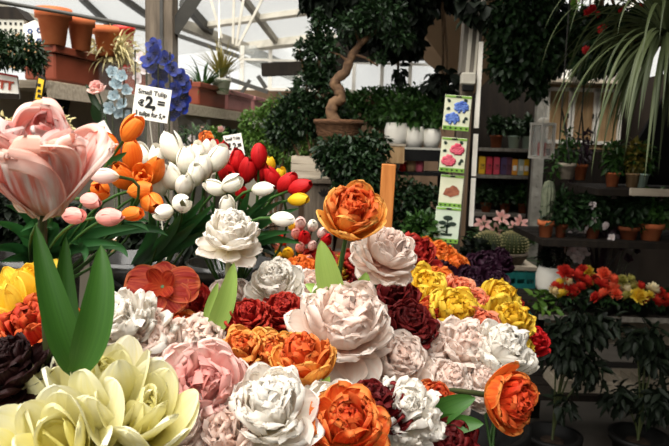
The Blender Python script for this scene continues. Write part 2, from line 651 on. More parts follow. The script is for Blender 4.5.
def flower(name, label, cat, kind, mat, C, size, ax, base, group=None, seed=1, spin=0., stem='stem_green', srad=.0035, leaves=(), hi=True, lift=None, joint=None, bend=.5, leafmat='leaf_green', sub=None):
    """a single artificial flower: bloom, stem, leaves; base = where its stem stands in the bucket"""
    C = Vector(C)
    base = Vector(base)
    q = axis_rot(ax, spin)
    root = thing(name, label, cat, base, group)
    b = link_mesh('bloom', bloom(kind, seed, mat, hi), None, root)
    b.location = C - base
    b.rotation_mode = 'QUATERNION'
    b.rotation_quaternion = q
    b.scale = (size,) * 3
    j = {'tulip': .0, 'opentulip': .0, 'double': -.30, 'parrot': -.5, 'ruffled': -.28, 'peony': -.22, 'magnolia': -.3, 'flat': -.05, 'frilly': -.18, 'mum': -.12, 'lily': -.25, 'orchid': -.02}[kind]
    A = Vector(ax).normalized()
    J = C + A * (j * size + .002)
    L = (J - base).length
    ctl = J - A * (L * bend)
    s = MB()
    s.tube(bez(base, ctl, J, 9), srad, 7)
    so = s.build('stem', MATS[stem], root)
    for lf in leaves:
        m = MB()
        blade(m, **lf)
        m.build('leaf', MATS[leafmat], root)
    return root


def foliage(mb, rng, blobs, n, ln, wd, droop=.3, shell=.55, flat=0.):
    """n small folded leaves scattered through ellipsoids (cx,cy,cz,rx,ry,rz[,weight])"""
    wts = np.array([b[3] * b[4] * b[5] if len(b) < 7 else b[6] for b in blobs]) ** .7
    idx = rng.choice(len(blobs), n, p=wts / wts.sum())
    B = np.array([b[:6] for b in blobs])[idx]
    d = rng.normal(size=(n, 3))
    d /= np.linalg.norm(d, axis=1)[:, None]
    rad = shell + (1 - shell) * rng.uniform(0, 1, n) ** .7
    rad = np.where(rng.uniform(0, 1, n) < .08, rad * 1.18, rad)
    P = B[:, :3] + d * rad[:, None] * B[:, 3:]
    t = d * .7 + rng.normal(size=(n, 3)) * .55
    t[:, 2] -= droop
    t /= np.linalg.norm(t, axis=1)[:, None]
    up = rng.normal(size=(n, 3)) * .45 + np.array([0, 0, 1.])
    s = np.cross(t, up)
    s /= np.linalg.norm(s, axis=1)[:, None] + 1e-9
    nn = np.cross(s, t)
    l = (ln * rng.uniform(.6, 1.25, n))[:, None]
    w_ = (wd * rng.uniform(.7, 1.2, n))[:, None] / 2
    V = np.stack([P, P + t * l * .35 + s * w_ + nn * w_ * .4, P + t * l * .42 - nn * 0., P + t * l * .35 - s * w_ + nn * w_ * .4,
                  P + t * l * .72 + s * w_ * .75 - nn * l * .06 + nn * w_ * .3, P + t * l * .72 - s * w_ * .75 - nn * l * .06 + nn * w_ * .3, P + t * l - nn * l * .16], 1)
    F0 = np.array([(0, 1, 2, 2), (0, 2, 3, 3), (1, 4, 6, 2), (2, 6, 5, 3)])
    F = []
    for i in range(n):
        o = i * 7
        F += [(o, o + 1, o + 2), (o, o + 2, o + 3), (o + 1, o + 4, o + 6, o + 2), (o + 2, o + 6, o + 5, o + 3)]
    uv = np.tile(np.array([(.5, 0), (0, .35), (.5, .4), (1, .35), (.1, .7), (.9, .7), (.5, 1)]), (n, 1))
    mb.add(V.reshape(-1, 3), F, uv, rnd=np.repeat(rng.uniform(0, 1, n), 7))


def straps(mb, rng, C, n, ln, wd, rise=(20, 80), droop=1.0, steps=10, fold=.4):
    """arching strap leaves out of one crown"""
    C = Vector(C)
    for i in range(n):
        a = rng.uniform(0, 6.283)
        e = R(rng.uniform(*rise))
        L = ln * rng.uniform(.65, 1.1)
        d = Vector((math.cos(a) * math.cos(e), math.sin(a) * math.cos(e), math.sin(e)))
        p = C + Vector((math.cos(a), math.sin(a), 0)) * .015
        G = []
        dr = droop * rng.uniform(.7, 1.3)
        for k in range(steps + 1):
            v = k / steps
            t = d.normalized()
            s = t.cross(Vector((0, 0, 1)))
            s.normalize()
            nn = s.cross(t)
            ww = wd / 2 * (1 - v ** 2.2) * min(1, .5 + 3 * v)
            G.append([tuple(p - s * ww + nn * ww * fold), tuple(p), tuple(p + s * ww + nn * ww * fold)])
            p = p + t * (L / steps)
            d = d + Vector((0, 0, -dr * (.4 + v) / steps * 2.0))
            d.normalize()
        mb.grid(np.array(G), rnd=rng.uniform(0, 1))


def pot_prof(r, h, rim=.12, taper=.72, lip=1.08):
    return [(0, 0), (r * taper, 0), (r * (taper + (1 - taper) * (1 - rim)), h * (1 - rim)), (r * lip, h * (1 - rim)), (r * lip * 1.02, h), (r * .92, h), (r * .88, h * .86), (0, h * .84)]


def make_pot(name, parent, c, r, h, mat, **k):
    m = MB()
    m.lathe(c, pot_prof(r, h, **k), 26)
    return m.build(name, mat, parent)
# ---------------------------------------------------------------- materials used
petal_mat('white', '#ece2bc', '#f5f0e4', '#faf6ee', streak='#f4e6d8', samt=.35, tr=.52, bump=.12, jit=.05)
petal_mat('blush', '#f2c6b2', '#faeadc', '#fcf3ea', streak='#f7d8c8', samt=.4, inner='#f8dccd', p2=.42, tr=.48, bump=.12, jit=.05)
petal_mat('blush_pink', '#e48a80', '#f2c2b4', '#f8e2d8', streak='#ec9e96', samt=.5, inner='#ec9890', p2=.45, tr=.4, bump=.15, jit=.06)
petal_mat('parrot_pink', '#f0d2a8', '#ea8672', '#f5bba8', streak='#fdf5f0', samt=1.0, tr=.45, inner='#e87f7a', edge='#f6d6c6', sfreq=11, bump=.5)
petal_mat('orange_yellow', '#f0cc62', '#f4b04a', '#f3ae4e', streak='#e8702c', samt=.5, inner='#d42e16', edge='#f4bc66', bump=.4)
petal_mat('orange_red', '#f0b040', '#ee8030', '#e66226', streak='#d83c1c', samt=.6, inner='#d02c18', edge='#f2aa56', bump=.4)
petal_mat('red_orange', '#c85a24', '#b82616', '#b02014', streak='#dc5a24', samt=.5, inner='#b82416', edge='#e88846', bump=.7)
petal_mat('red_flat', '#a83c1c', '#961e12', '#8a180e', streak='#c8562e', samt=.7, edge='#d07a48', bump=.3, sfreq=18)
petal_mat('red_double', '#a01812', '#b01a16', '#b4221c', streak='#7c0e10', samt=.5, inner='#98141a', edge='#cc4a34')
petal_mat('maroon', '#4a0c0e', '#641012', '#701618', streak='#3a080c', samt=.6, inner='#500c10', edge='#8e2a28')
petal_mat('near_black', '#1c0a0a', '#240d0d', '#2c1212', streak='#180808', samt=.5)
petal_mat('yellow', '#eec01c', '#f6d22c', '#f9de58', streak='#ecb420', samt=.4, inner='#e8b018')
petal_mat('yellow_orange', '#f0c030', '#f2a62e', '#ee8634', streak='#e86a2c', samt=.55, inner='#e8702a')
petal_mat('coral', '#f0b040', '#ea7a3c', '#e8643a', streak='#f2b088', samt=.6, inner='#dc4c26', edge='#f2b490')
petal_mat('pale_yellow', '#d6c84c', '#efe9ac', '#f6f3dc', streak='#ebe292', samt=.4, inner='#e6dc80', tr=.3, bump=.15, p1=.18, p2=.48)
petal_mat('purple_black', '#1e0a18', '#2c1022', '#34162a', streak='#180812', samt=.5)
petal_mat('tulip_white', '#d9dca0', '#f0ecdc', '#f5f1e6', streak='#e6e0c4', samt=.3, bump=.12, tr=.15, p1=.02, p2=.25)
petal_mat('tulip_orange', '#f0b452', '#ee8428', '#ec7a24', streak='#e4601c', samt=.6, bump=.15, tr=.15, p1=.02, p2=.22, edge='#f2a24c')
petal_mat('tulip_pink', '#f0e2c6', '#ee9c92', '#f0a89c', streak='#e47f7a', samt=.6, bump=.15, tr=.15, p1=.04, p2=.4, edge='#f4c4b8')
petal_mat('tulip_blush', '#f0d8a8', '#f2d6cc', '#f4d4ca', streak='#f0b8b0', samt=.4, bump=.15, tr=.15, p1=.02, p2=.3)
petal_mat('tulip_red', '#b01010', '#bc1216', '#c0161a', streak='#94080e', samt=.5, bump=.12, tr=.12, p1=.02, p2=.3)
petal_mat('tulip_yellow', '#e8b820', '#f0be1c', '#f2c62c', streak='#e4a014', samt=.5, bump=.12, tr=.15)
petal_mat('mum_red', '#a81a18', '#c02a22', '#d0402c', inner='#b82020')
petal_mat('mum_coral', '#e0502e', '#ec6040', '#f07a58', inner='#e8502e')
petal_mat('mum_cream', '#e0c890', '#ecdcac', '#f2e8c8', inner='#e4c070')
petal_mat('mum_yellow', '#e0b820', '#ecc832', '#f0d860', inner='#e0b020')
petal_mat('mum_green', '#8a8a34', '#b0a850', '#c4b870', inner='#8a8a34')
petal_mat('lily_pink', '#e8a898', '#ee9a90', '#f4c4b8', streak='#f8e4dc')
petal_mat('geranium_red', '#b81a20', '#c8282a', '#d2363a')
petal_mat('orchid_blue', '#040a3a', '#05155c', '#0c2a86', streak='#040a34', samt=.5, inner='#08104a', tr=.08)
petal_mat('ribbon_blue', '#aebcc0', '#8fa6b0', '#c6d0d0', streak='#5e7a8a', samt=.6)
petal_mat('orchid_pale', '#ecdcd6', '#f2e8e4', '#f8f2ee', streak='#c090a4', samt=.5)

leaf_mat('leaf_green', '#1c4214', '#4a782c', tr=.25)
leaf_mat('leaf_light', '#6a9a3c', '#a3bd62', tr=.3)
leaf_mat('leaf_tulip', '#123216', '#2e5e2c', tr=.2)
leaf_mat('stem_green', '#2c4c20', '#456a2e', tr=.1)
leaf_mat('stem_dark', '#2a3018', '#3e4424', tr=.0)
leaf_mat('stem_pale', '#9aa878', '#b4bf90', tr=.1)
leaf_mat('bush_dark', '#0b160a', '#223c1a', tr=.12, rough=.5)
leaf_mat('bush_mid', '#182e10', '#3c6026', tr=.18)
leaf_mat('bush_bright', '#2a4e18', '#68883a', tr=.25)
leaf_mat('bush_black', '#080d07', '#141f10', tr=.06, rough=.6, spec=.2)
leaf_mat('strap_green', '#2e3a20', '#66704a', tr=.15)
leaf_mat('straw', '#9a8a54', '#d6cc9c', tr=.2)
leaf_mat('olive_leaf', '#4a4a1c', '#8a7a34', tr=.2)
leaf_mat('purple_leaf', '#1c1018', '#34202c', tr=.05)

solid('bark', '#4e3a28', '#7a6046', 30, .85, bump=.6, stretch=(1, 1, .4))
solid('terracotta', '#b05c36', '#c67449', 9, .8, .2, bump=.15)
solid('terracotta_dark', '#6e3a22', '#86482c', 9, .8, .2)
solid('trough_brown', '#6e3220', '#7e3c28', 6, .55, .3)
solid('trough_mauve', '#8a5a58', '#9a6a66', 6, .6, .3)
solid('plastic_white', '#f0ebde', '#f6f1e6', 4, .45, .4)
solid('plastic_black', '#080807', '#0e0d0c', 10, .6, .2)
solid('plastic_red', '#b82018', '#c42a20', 4, .4, .4)
solid('glazed_mint', '#a8bfae', '#b8ccba', 6, .35, .5)
solid('card_white', '#e9e5dc', '#efece4', 3, .6, .3)
solid('ink', '#0c0b0a', '#161412', 8, .6)
solid('card_grey', '#a9a69c', '#b9b6aa', 5, .7)
solid('wood_brown', '#4f463c', '#6e6254', 8, .8, .2, bump=.3, stretch=(6, 6, .7))
solid('wood_dark', '#17120e', '#231c15', 8, .8, .2, bump=.3, stretch=(6, 6, .7))
solid('wood_pale', '#a39684', '#bdb09c', 8, .8, .2, bump=.3, stretch=(.8, 6, 6))
solid('wood_tan', '#9a7a56', '#b4956e', 8, .75, .2, bump=.2, stretch=(6, 6, .8))
solid('wood_orange', '#b0682c', '#cc8242', 8, .6, .3, bump=.15, stretch=(6, 6, .6))
solid('wood_grey', '#5c574e', '#78726a', 10, .8, .2, bump=.4, stretch=(5, 5, .5))
solid('paint_white', '#eae4d8', '#f4eee2', 12, .6, .3)
solid('metal_dark', '#26241f', '#35322b', 14, .5, .5)
solid('metal_beam', '#6c675c', '#8a8476', 7, .6, .4)
solid('metal_light', '#a8a294', '#c0baac', 7, .5, .4)
solid('paving', '#3f3a34', '#57514a', 3.2, .8, .25, bump=.4)
solid('wall_panel', '#5c4a3a', '#6e5947', 2.4, .9, .1, stretch=(3, 3, .5))
solid('wall_cream', '#9c9484', '#b0a898', 1.8, .9, .1)
solid('wall_dark', '#2c2621', '#3a322b', 2.4, .9, .1)
solid('awning_tan', '#a88c70', '#b89c80', 2.0, .9, .1)
solid('ceiling_dark', '#3a332b', '#463d34', 2, .9, .1)
solid('soil', '#1e1712', '#2e241c', 40, .95, .1, bump=.5)
solid('teal_plastic', '#1c6a66', '#24807a', 6, .5, .4)
solid('wicker', '#4e3626', '#6e4e36', 40, .8, .2, bump=.8, stretch=(1, 1, 4))
film_mat('cellophane', '#e4e2dc', .018, .05)
film_mat('vase_smoke', '#1a1815', .8, .2)
film_mat('roof_glass', '#d8dcd8', .26, .4)
film_mat('lantern_glass', '#d8dcd8', .2, .1)

AXD = Vector((.17, 1.0, 0)).normalized()      # the glasshouse runs this way
AXS = Vector((1.0, -.17, 0)).normalized()

# ---------------------------------------------------------------- room shell
m = MB()
m.box((1.0, 4.0, -.05), (12, 16, .1))
structure(m.build('floor', MATS['paving']))

# back wall, low under the clear strip, full height to the right of it
YB = 9.2
m = MB()
m.box((-1.0, YB + .06, 1.1), (5.6, .12, 2.2))
m.box((3.0, YB + .06, 1.55), (2.6, .12, 3.1))
structure(m.build('wall_back', MATS['wall_panel']))
m = MB()
m.box((.75, YB, 2.86), (2.4, .14, .16))
structure(m.build('trim_1', MATS['wood_dark']))
# clear strip of the back wall: glass with mullions
m = MB()
m.box((.2, YB + .05, 2.5), (3.2, .012, .62))
wo = structure(m.build('window_1', MATS['roof_glass']))
m = MB()
for i in range(9):
    m.box((-1.35 + i * .39, YB + .05, 2.5), (.05, .05, .6))
m.box((.2, YB + .05, 2.22), (3.2, .06, .05))
m.box((.2, YB + .05, 2.62), (3.2, .03, .03))
m.build('window_frame', MATS['paint_white'], wo)

# right wall with a high window
m = MB()
m.box((2.55, 1.0, 1.55), (.12, 8.0, 3.1))
m.box((2.55, 7.2, 1.05), (.12, 4.4, 2.1))
m.box((2.55, 8.8, 2.55), (.12, 1.2, 1.1))
structure(m.build('wall_right', MATS['wall_dark']))
m = MB()
m.box((1.5, -3.0, 1.55), (2.2, .12, 3.1))
structure(m.build('sky_block_wall', MATS['wall_dark']))  # unseen wall behind the camera, added to block sky light from the right
m = MB()
m.box((2.55, 6.6, 2.6), (.012, 3.2, 1.0))
wo = structure(m.build('window_2', MATS['roof_glass']))
m = MB()
for y in (5.1, 5.9, 6.7, 7.5, 8.15):
    m.box((2.55, y, 2.6), (.06, .06, 1.0))
m.build('window_frame', MATS['paint_white'], wo)

# low cream wall on the left, running with the house, and its cap
PL = Vector((-1.62, 3.0, 0))
m = MB()
a, b = PL - AXD * 4.5, PL + AXD * 6.4
m.beam(a + Vector((0, 0, .87)), b + Vector((0, 0, .87)), .1, 1.74)
structure(m.build('wall_left', MATS['wall_cream']))

# opaque roof over the right half, in two slabs beside the open glazed bay over the stall
m = MB()
m.poly([(-.62, 3.1, 3.02), (2.7, 3.1, 3.02), (2.7, 3.9, 3.02), (1.35, 4.1, 3.02), (1.35, 9.3, 3.02), (.25, 9.3, 3.02)], .06, (0, 0, 1))  # far right corner left open so that sun reaches the tan cabinet
m.poly([(.5, -3.0, 3.02), (2.7, -3.0, 3.02), (2.7, 3.1, 3.02), (.5, 3.1, 3.02)], .06, (0, 0, 1))  # unseen near slab, added and sized to shade the right side
structure(m.build('ceiling', MATS['ceiling_dark']))

# sloping tan awning panel under the roof, behind the ivy
m = MB()
pts = [at(402, 2, 5.2), at(512, -14, 5.0), at(500, 66, 5.9), at(470, 96, 6.2), at(425, 60, 6.0)]
c0 = sum(pts, Vector()) / 5
nr = (pts[1] - pts[0]).cross(pts[3] - pts[0])
m.poly(pts, .02, nr)
structure(m.build('trim_2', MATS['awning_tan']))

# glazed roof plane that slopes down and away, with panes between its bars
RP0 = at(300, 40, 9.0)
RA = Vector((.27, 1.0, -.32)).normalized()
RB = Vector((-.91, .42, .02)).normalized()
RN = RA.cross(RB)
if RN.z < 0:
    RN = -RN


def rp(px, py, lift=0.0):
    return onplane(px, py, RP0, RN) + RN * lift


m = MB()
m.poly([rp(-60, -60), rp(330, -60), rp(330, 38), rp(200, 52), rp(100, 66), rp(-60, 80)], .006, RN)
structure(m.build('window_3', MATS['roof_glass']))
k = 0


def roof_bar(p, q, wpx, mat, drop=0.0):
    a, b = rp(*p), rp(*q)
    D = (a.y + b.y) / 2
    wd = pxm(wpx, D)
    m = MB()
    m.beam(a - RN * (wd * .55 + drop), b - RN * (wd * .55 + drop), wd, wd * 1.1, RN)
    return structure(m.build('trim_%d' % (len([o for o in COL.objects if o.name.startswith('trim_')]) + 1), MATS[mat]))


roof_bar((243, -6), (279, 42), 5, 'metal_beam')
roof_bar((184, -2), (211, 28), 7, 'metal_dark')
roof_bar((82, -4), (124, 36), 4.5, 'metal_dark')
roof_bar((118, -8), (152, 16), 5, 'metal_dark')
roof_bar((206, 23), (330, 6), 5, 'metal_light')
roof_bar((246, 44), (335, 33), 7, 'metal_light')
roof_bar((-6, 4), (46, 21), 6, 'metal_beam')
roof_bar((46, 9), (152, 29), 3, 'metal_dark')
# big truss: chords run down the house towards the ivy, with web bars
roof_bar((172, 14), (262, 48), 8, 'metal_beam', .03)
roof_bar((255, 45), (306, 68), 8, 'metal_dark', .06)
roof_bar((176, 31), (248, 56), 3, 'metal_dark', .03)
roof_bar((248, 55), (298, 76), 3.4, 'metal_dark', .05)
m = MB()
for p, q, D in (((211, 0), (222, 38), 6.5), ((234, -4), (233, 44), 6.5), ((244, -4), (236, 46), 6.5), ((264, -4), (238, 46), 6.5)):
    m.beam(at(*p, D), at(*q, D), .022, .022)
structure(m.build('trim_20', MATS['metal_light']))
m = MB()
m.tube([at(-12, 0, 2.6), at(60, 12, 2.6), at(152, 29, 2.6)], .0075, 8)
m.tube([at(152, 29, 2.6), at(158, 30, 2.62)], .0075, 8)
structure(m.build('trim_23', MATS['metal_dark']))
m = MB()
m.beam(at(-14, 2, 3.5), at(46, 22, 3.5), .035, .035)
structure(m.build('trim_24', MATS['metal_beam']))
# lower tie beams in front of the clear strip
m = MB()
m.beam(at(262, 70, 8.6), at(348, 66, 8.6), .16, .16)
m.beam(at(322, 56, 8.8), at(445, 52, 8.8), .2, .18)
structure(m.build('trim_21', MATS['wood_dark']))
m = MB()
m.beam(at(226, 78, 8.0), at(268, 92, 8.0), .05, .05)
m.beam(at(258, 76, 8.0), at(266, 88, 8.0), .05, .05)
m.beam(at(240, 95, 8.0), at(250, 80, 8.0), .04, .04)
structure(m.build('trim_22', MATS['metal_dark']))

# brown timber post with its brace
P = at(162, 60, 2.62)
m = MB()
m.box((P.x, P.y, 1.35), (.105, .09, 2.7))
o = structure(m.build('wood_pillar', MATS['wood_brown']))
m = MB()
m.box((P.x + .012, P.y - .049, 1.35), (.012, .012, 2.7))
m.beam(at(172, 32, 2.62), at(196, -4, 2.66), .03, .05)
m.build('brace', MATS['metal_dark'], o)

# grey column with the light fitting, and the galvanised post down the aisle
base = at(456, 262, 3.1)
top = at(473, -30, 3.1)
d = (top - base).normalized()
base = base + d * ((0 - base.z) / d.z)
m = MB()
foot = Vector((at(452, 262, 3.1).x - .03, 3.12, 0))
head = Vector((at(474, 0, 3.1).x + .03, 3.12, 2.97))
m.beam(foot, head, .055, .06, (0, 1, 0))
o = structure(m.build('grey_pillar', MATS['wood_brown']))


def onpil(z, dx=0., dy=0.):
    p = foot.lerp(head, z / 2.97)
    return p + Vector((dx, dy, 0))


zc_ = at(470, 74, 3.1).z
m = MB()
m.beam(onpil(zc_, .0, -.01), onpil(2.9, .0, -.01), .085, .075, (0, 1, 0))
m.build('pillar_casing', MATS['wood_grey'], o)
m = MB()
m.beam(onpil(zc_, -.012, -.05), onpil(2.9, -.012, -.05), .016, .012, (0, 1, 0))
m.beam(onpil(zc_, .022, -.05), onpil(2.9, .022, -.05), .010, .010, (0, 1, 0))
m.build('pillar_strip', MATS['metal_light'], o)
m = MB()
q = at(468, 79, 3.05)
m.box(q, (.065, .05, .055), bev=.006)
m.build('junction_box', MATS['metal_light'], o)
m = MB()
q = at(468, 88, 3.05)
m.box(q, (.05, .04, .03), bev=.004)
m.build('socket_cap', MATS['plastic_black'], o)
m = MB()
for y0, y1 in ((42, 128), (134, 176), (178, 226)):
    a, b = at(481 - (y0 - 42) * .055, y0, 3.06), at(481 - (y1 - 42) * .055, y1, 3.06)
    m.beam(a, b, .022, .018)
m.build('white_conduit', MATS['paint_white'], o)

g = at(528, 304, 5.6)
m = MB()
m.box((g.x, g.y, 1.5), (.085, .07, 3.0))
for z in np.arange(.3, 2.2, .09):
    m.box((g.x, g.y - .037, z), (.02, .006, .03))
structure(m.build('steel_pillar', solid('steel_grey', '#8c887e', '#a6a298', 14, .6, .4)))
# ---------------------------------------------------------------- the stall: table, riser, tubs
t = thing('market_table', 'dark wooden stall table under the tubs of peony-like flowers', 'table', (-.2, 1.2, 0))
m = MB(); m.box((-.2, 1.25, .53), (1.5, 1.9, .04)); m.build('table_top', MATS['wood_dark'], t)
for x in (-.88, .48):
    for y in (.38, 2.12):
        m = MB(); m.box((x, y, .255), (.06, .06, .51)); m.build('leg', MATS['wood_dark'], t)
m = MB(); m.box((-.42, 1.72, .665), (1.0, .32, .23))
for y in (1.555,):
    for z in (.62, .7):
        m.box((-.42, y, z), (1.0, .008, .06))
tag(m.build('crate_riser', MATS['plastic_black']), 'long dark crate that raises the tulip buckets behind the peonies', 'crate')

TUBS = []


def tub(x, y, z0, r, h, label, group=None, mat='plastic_black', name='flower_bucket', handle=True):
    o = thing(name, label, 'bucket', (x, y, z0), group)
    m = MB()
    m.lathe((x, y, z0), [(0, 0), (r * .8, 0), (r * .97, h * .9), (r * 1.05, h * .9), (r * 1.06, h), (r * .97, h), (r * .9, h * .8), (0, h * .78)], 28)
    m.build('tub', MATS[mat], o)
    if handle:
        m = MB()
        m.tube([(x + r * 1.05 * math.cos(a), y - r * .35 * math.sin(a) - r * .5, z0 + h * .93 - abs(math.sin(a)) * h * .3) for a in np.linspace(0, math.pi, 13)], .004, 6)
        m.build('handle', MATS['metal_dark'], o)
    TUBS.append((x, y, z0 + h, r))
    return o


tub(-.36, .70, .55, .16, .36, 'black bucket under the pale yellow flowers at the stall front')
tub(-.05, .86, .55, .16, .36, 'black bucket under the blush and white peonies at the stall front')
tub(.20, .90, .55, .15, .36, 'black bucket under the drooping orange tulip at the stall corner')
tub(-.40, 1.16, .55, .16, .36, 'black bucket under the red open flower and frilly white carnation')
tub(-.02, 1.26, .55, .17, .36, 'black bucket under the big white peony in the middle of the stall')
tub(.28, 1.36, .55, .15, .36, 'black bucket under the maroon and yellow ruffled flowers')
tub(.36, 1.82, .55, .14, .34, 'black bucket under the dark purple flowers at the far stall corner')
NF = len(TUBS)
for x, y, lab in ((-.80, 1.72, 'tall dark bucket that holds the orange and pink tulips'), (-.53, 1.73, 'tall dark bucket that holds the front of the white tulips'), (-.27, 1.70, 'tall dark bucket that holds the red tulips and drooping leaves')):
    tub(x, y, .78, .115, .40, lab, None, 'vase_smoke', 'tall_bucket', False)


def near_tub(C, lo, hi):
    best = min(range(lo, hi), key=lambda i: (TUBS[i][0] - C.x) ** 2 + (TUBS[i][1] - C.y) ** 2)
    x, y, z, r = TUBS[best]
    v = Vector((C.x - x, C.y - y, 0))
    if v.length > r * .6:
        v = v.normalized() * r * .6
    return Vector((x + v.x, y + v.y, z - .09))


def front(px, py, wpx, z, kind, mat, label, ax=None, seed=None, name='double_tulip', cat='flower', hi=True, D=None, spin=None, **k):
    C = at(px, py, D) if D else atz(px, py, z)
    if ax is None:
        ax = (.35 * (px - 300) / 300, -.62, .78)
    sz = wpx * (C - CAM).length / FPX * 1.06
    bs = near_tub(C, 0, NF)
    seed = seed if seed is not None else int(px * 7 + py * 3)
    return flower(name, label, cat, kind, mat, C, sz, ax, bs, None, seed, hi=hi, spin=(px * 13 % 6.28) if spin is None else spin, **k)


# --- foreground heroes
def L(a, Da, b, Db, w, bow=(0, 0, 0), **k):
    return dict(a=at(*a, Da), b=at(*b, Db), wd=w, bow=bow, **k)


C = at(42, 168, .60)
flower('parrot_tulip', 'big pale pink parrot tulip with ruffled streaked petals, tallest at the stall front', 'flower', 'parrot', 'parrot_pink', C, .098, (.16, -.32, .93), near_tub(at(75, 380, .66), 0, NF) + Vector((0, 0, .0)), None, 5, spin=.3, srad=.0042, stem='stem_dark', bend=.35,
       leaves=(L((80, 372), .62, (35, 222), .60, .030, (.012, -.03, -.028), fold=.45, rnd=.25), L((76, 365), .625, (66, 236), .635, .022, (-.01, 0, 0), fold=.5, rnd=.15), L((78, 372), .60, (101, 244), .605, .032, (.022, -.02, .0), fold=.4, rnd=.45)))

front(50, 404, 88, 0, 'magnolia', 'pale_yellow', 'pale yellow broad-petalled flower with the tallest petals, beside the black flower', ax=(-.05, -.22, .97), D=.66, seed=11)
front(106, 404, 96, 0, 'magnolia', 'pale_yellow', 'pale yellow broad-petalled flower in the middle of the near yellow cluster', ax=(.1, -.25, .96), D=.64, seed=12)
front(142, 424, 90, 0, 'magnolia', 'pale_yellow', 'pale yellow broad-petalled flower touching the blush pink double bloom', ax=(.3, -.5, .8), D=.63, seed=13)
front(66, 448, 96, 0, 'magnolia', 'pale_yellow', 'creamy yellow flower cut by the lower picture edge, its petals open to us', ax=(0, -.7, .7), D=.58, seed=14)
front(2, 462, 80, 0, 'magnolia', 'pale_yellow', 'pale yellow flower in the lower left corner of the stall', ax=(-.3, -.5, .8), D=.58, seed=15)

front(124, 330, 74, 1.18, 'frilly', 'white', 'white frilly carnation-like bloom beside the two tall green leaves', name='frilly_carnation')
front(36, 300, 64, 1.2, 'magnolia', 'yellow', 'bright yellow flower behind the red-orange ruffled bloom at the left edge', ax=(-.1, -.2, .97), seed=21)
front(4, 318, 56, 1.2, 'magnolia', 'yellow', 'bright yellow flower cut by the left picture edge', ax=(-.4, -.2, .9), seed=22)
front(38, 333, 68, 1.19, 'ruffled', 'red_orange', 'red-orange ruffled flower between the yellow flower and the black flower', ax=(-.2, -.5, .8))
front(12, 370, 62, 0, 'peony', 'near_black', 'almost black double flower at the left edge above the pale yellow cluster', ax=(-.2, -.4, .9), D=.63)
front(100, 352, 40, 1.13, 'ruffled', 'maroon', 'small dark maroon flower tucked under the two tall green leaves')
front(162, 286, 49, 1.22, 'flat', 'red_flat', 'wide open red-orange flower with pleated petals in front of dark buckets', ax=(.05, -.88, .46), spin=0., seed=31)
front(193, 310, 50, 1.14, 'ruffled', 'red_double', 'deep red ruffled flower beside the single green leaf below the white tulip', ax=(.1, -.5, .85))
front(150, 308, 34, 1.13, 'ruffled', 'orange_red', 'small orange ruffled flower just under the wide open red-orange one')
front(180, 340, 56, 1.12, 'ruffled', 'orange_red', 'low red and orange ruffled flower between frilly white blooms')
front(230, 236, 56, 0, 'peony', 'white', 'creamy white double tulip held high on a pale stem above the red blooms', ax=(.12, -.35, .93), D=1.12, stem='stem_pale', srad=.0045, bend=.75, seed=41,
      leaves=(L((212, 334), 1.10, (234, 262), 1.08, .036, (.012, -.02, -.006), fold=.35, rnd=.7), L((206, 320), 1.12, (218, 282), 1.11, .018, (0, 0, 0), rnd=.8)), leafmat='leaf_light')
front(229, 306, 52, 1.12, 'ruffled', 'blush', 'blush bloom behind the single green leaf, beside the white peony')
front(275, 284, 54, 1.24, 'peony', 'white', 'clean white peony above the deep red double blooms')
front(250, 317, 40, 1.20, 'peony', 'red_double', 'deep red double bloom right beside the single green leaf')
front(283, 313, 44, 1.20, 'peony', 'red_double', 'deep red double bloom between the white peony and the largest blush peony')
front(230, 328, 32, 1.17, 'ruffled', 'red_double', 'small deep red bloom lowest of the red trio over the blush flowers')
front(262, 342, 46, 1.12, 'frilly', 'white', 'small white bloom between the deep red blooms and the orange ones')
front(343, 328, 98, 1.22, 'peony', 'blush', 'largest blush white peony in the centre of the stall', ax=(.10, -.55, .82), seed=51)
front(351, 217, 64, 0, 'double', 'orange_yellow', 'tall orange and yellow double tulip standing above the centre peonies', ax=(.12, -.66, .72), D=.98, seed=52, srad=.0042, bend=.5,
      leaves=(L((337, 308), .99, (321, 240), .97, .040, (-.004, -.02, .004), fold=.3, rnd=.85), L((352, 302), 1.0, (366, 272), 1.01, .026, (.01, 0, 0), rnd=.4), L((336, 300), 1.0, (305, 284), 1.02, .022, (0, 0, 0), rnd=.6)), leafmat='leaf_light')
front(386, 256, 62, 0, 'peony', 'blush', 'blush peony held high to the right of the tall orange double tulip', ax=(.25, -.45, .86), D=1.05, seed=53)
front(414, 258, 44, 1.16, 'ruffled', 'red_double', 'bright deep red bloom half hidden behind the high blush peony')
front(390, 302, 64, 1.20, 'peony', 'maroon', 'dark maroon double bloom right under the high blush peony')
front(408, 328, 56, 1.18, 'peony', 'maroon', 'dark maroon double bloom beside the yellow ruffled flowers')
front(372, 284, 40, 1.14, 'peony', 'maroon', 'small maroon bloom peeping between the two blush peonies')
front(430, 322, 44, 1.13, 'ruffled', 'red_orange', 'red-orange ruffled bloom between maroon and yellow flowers')

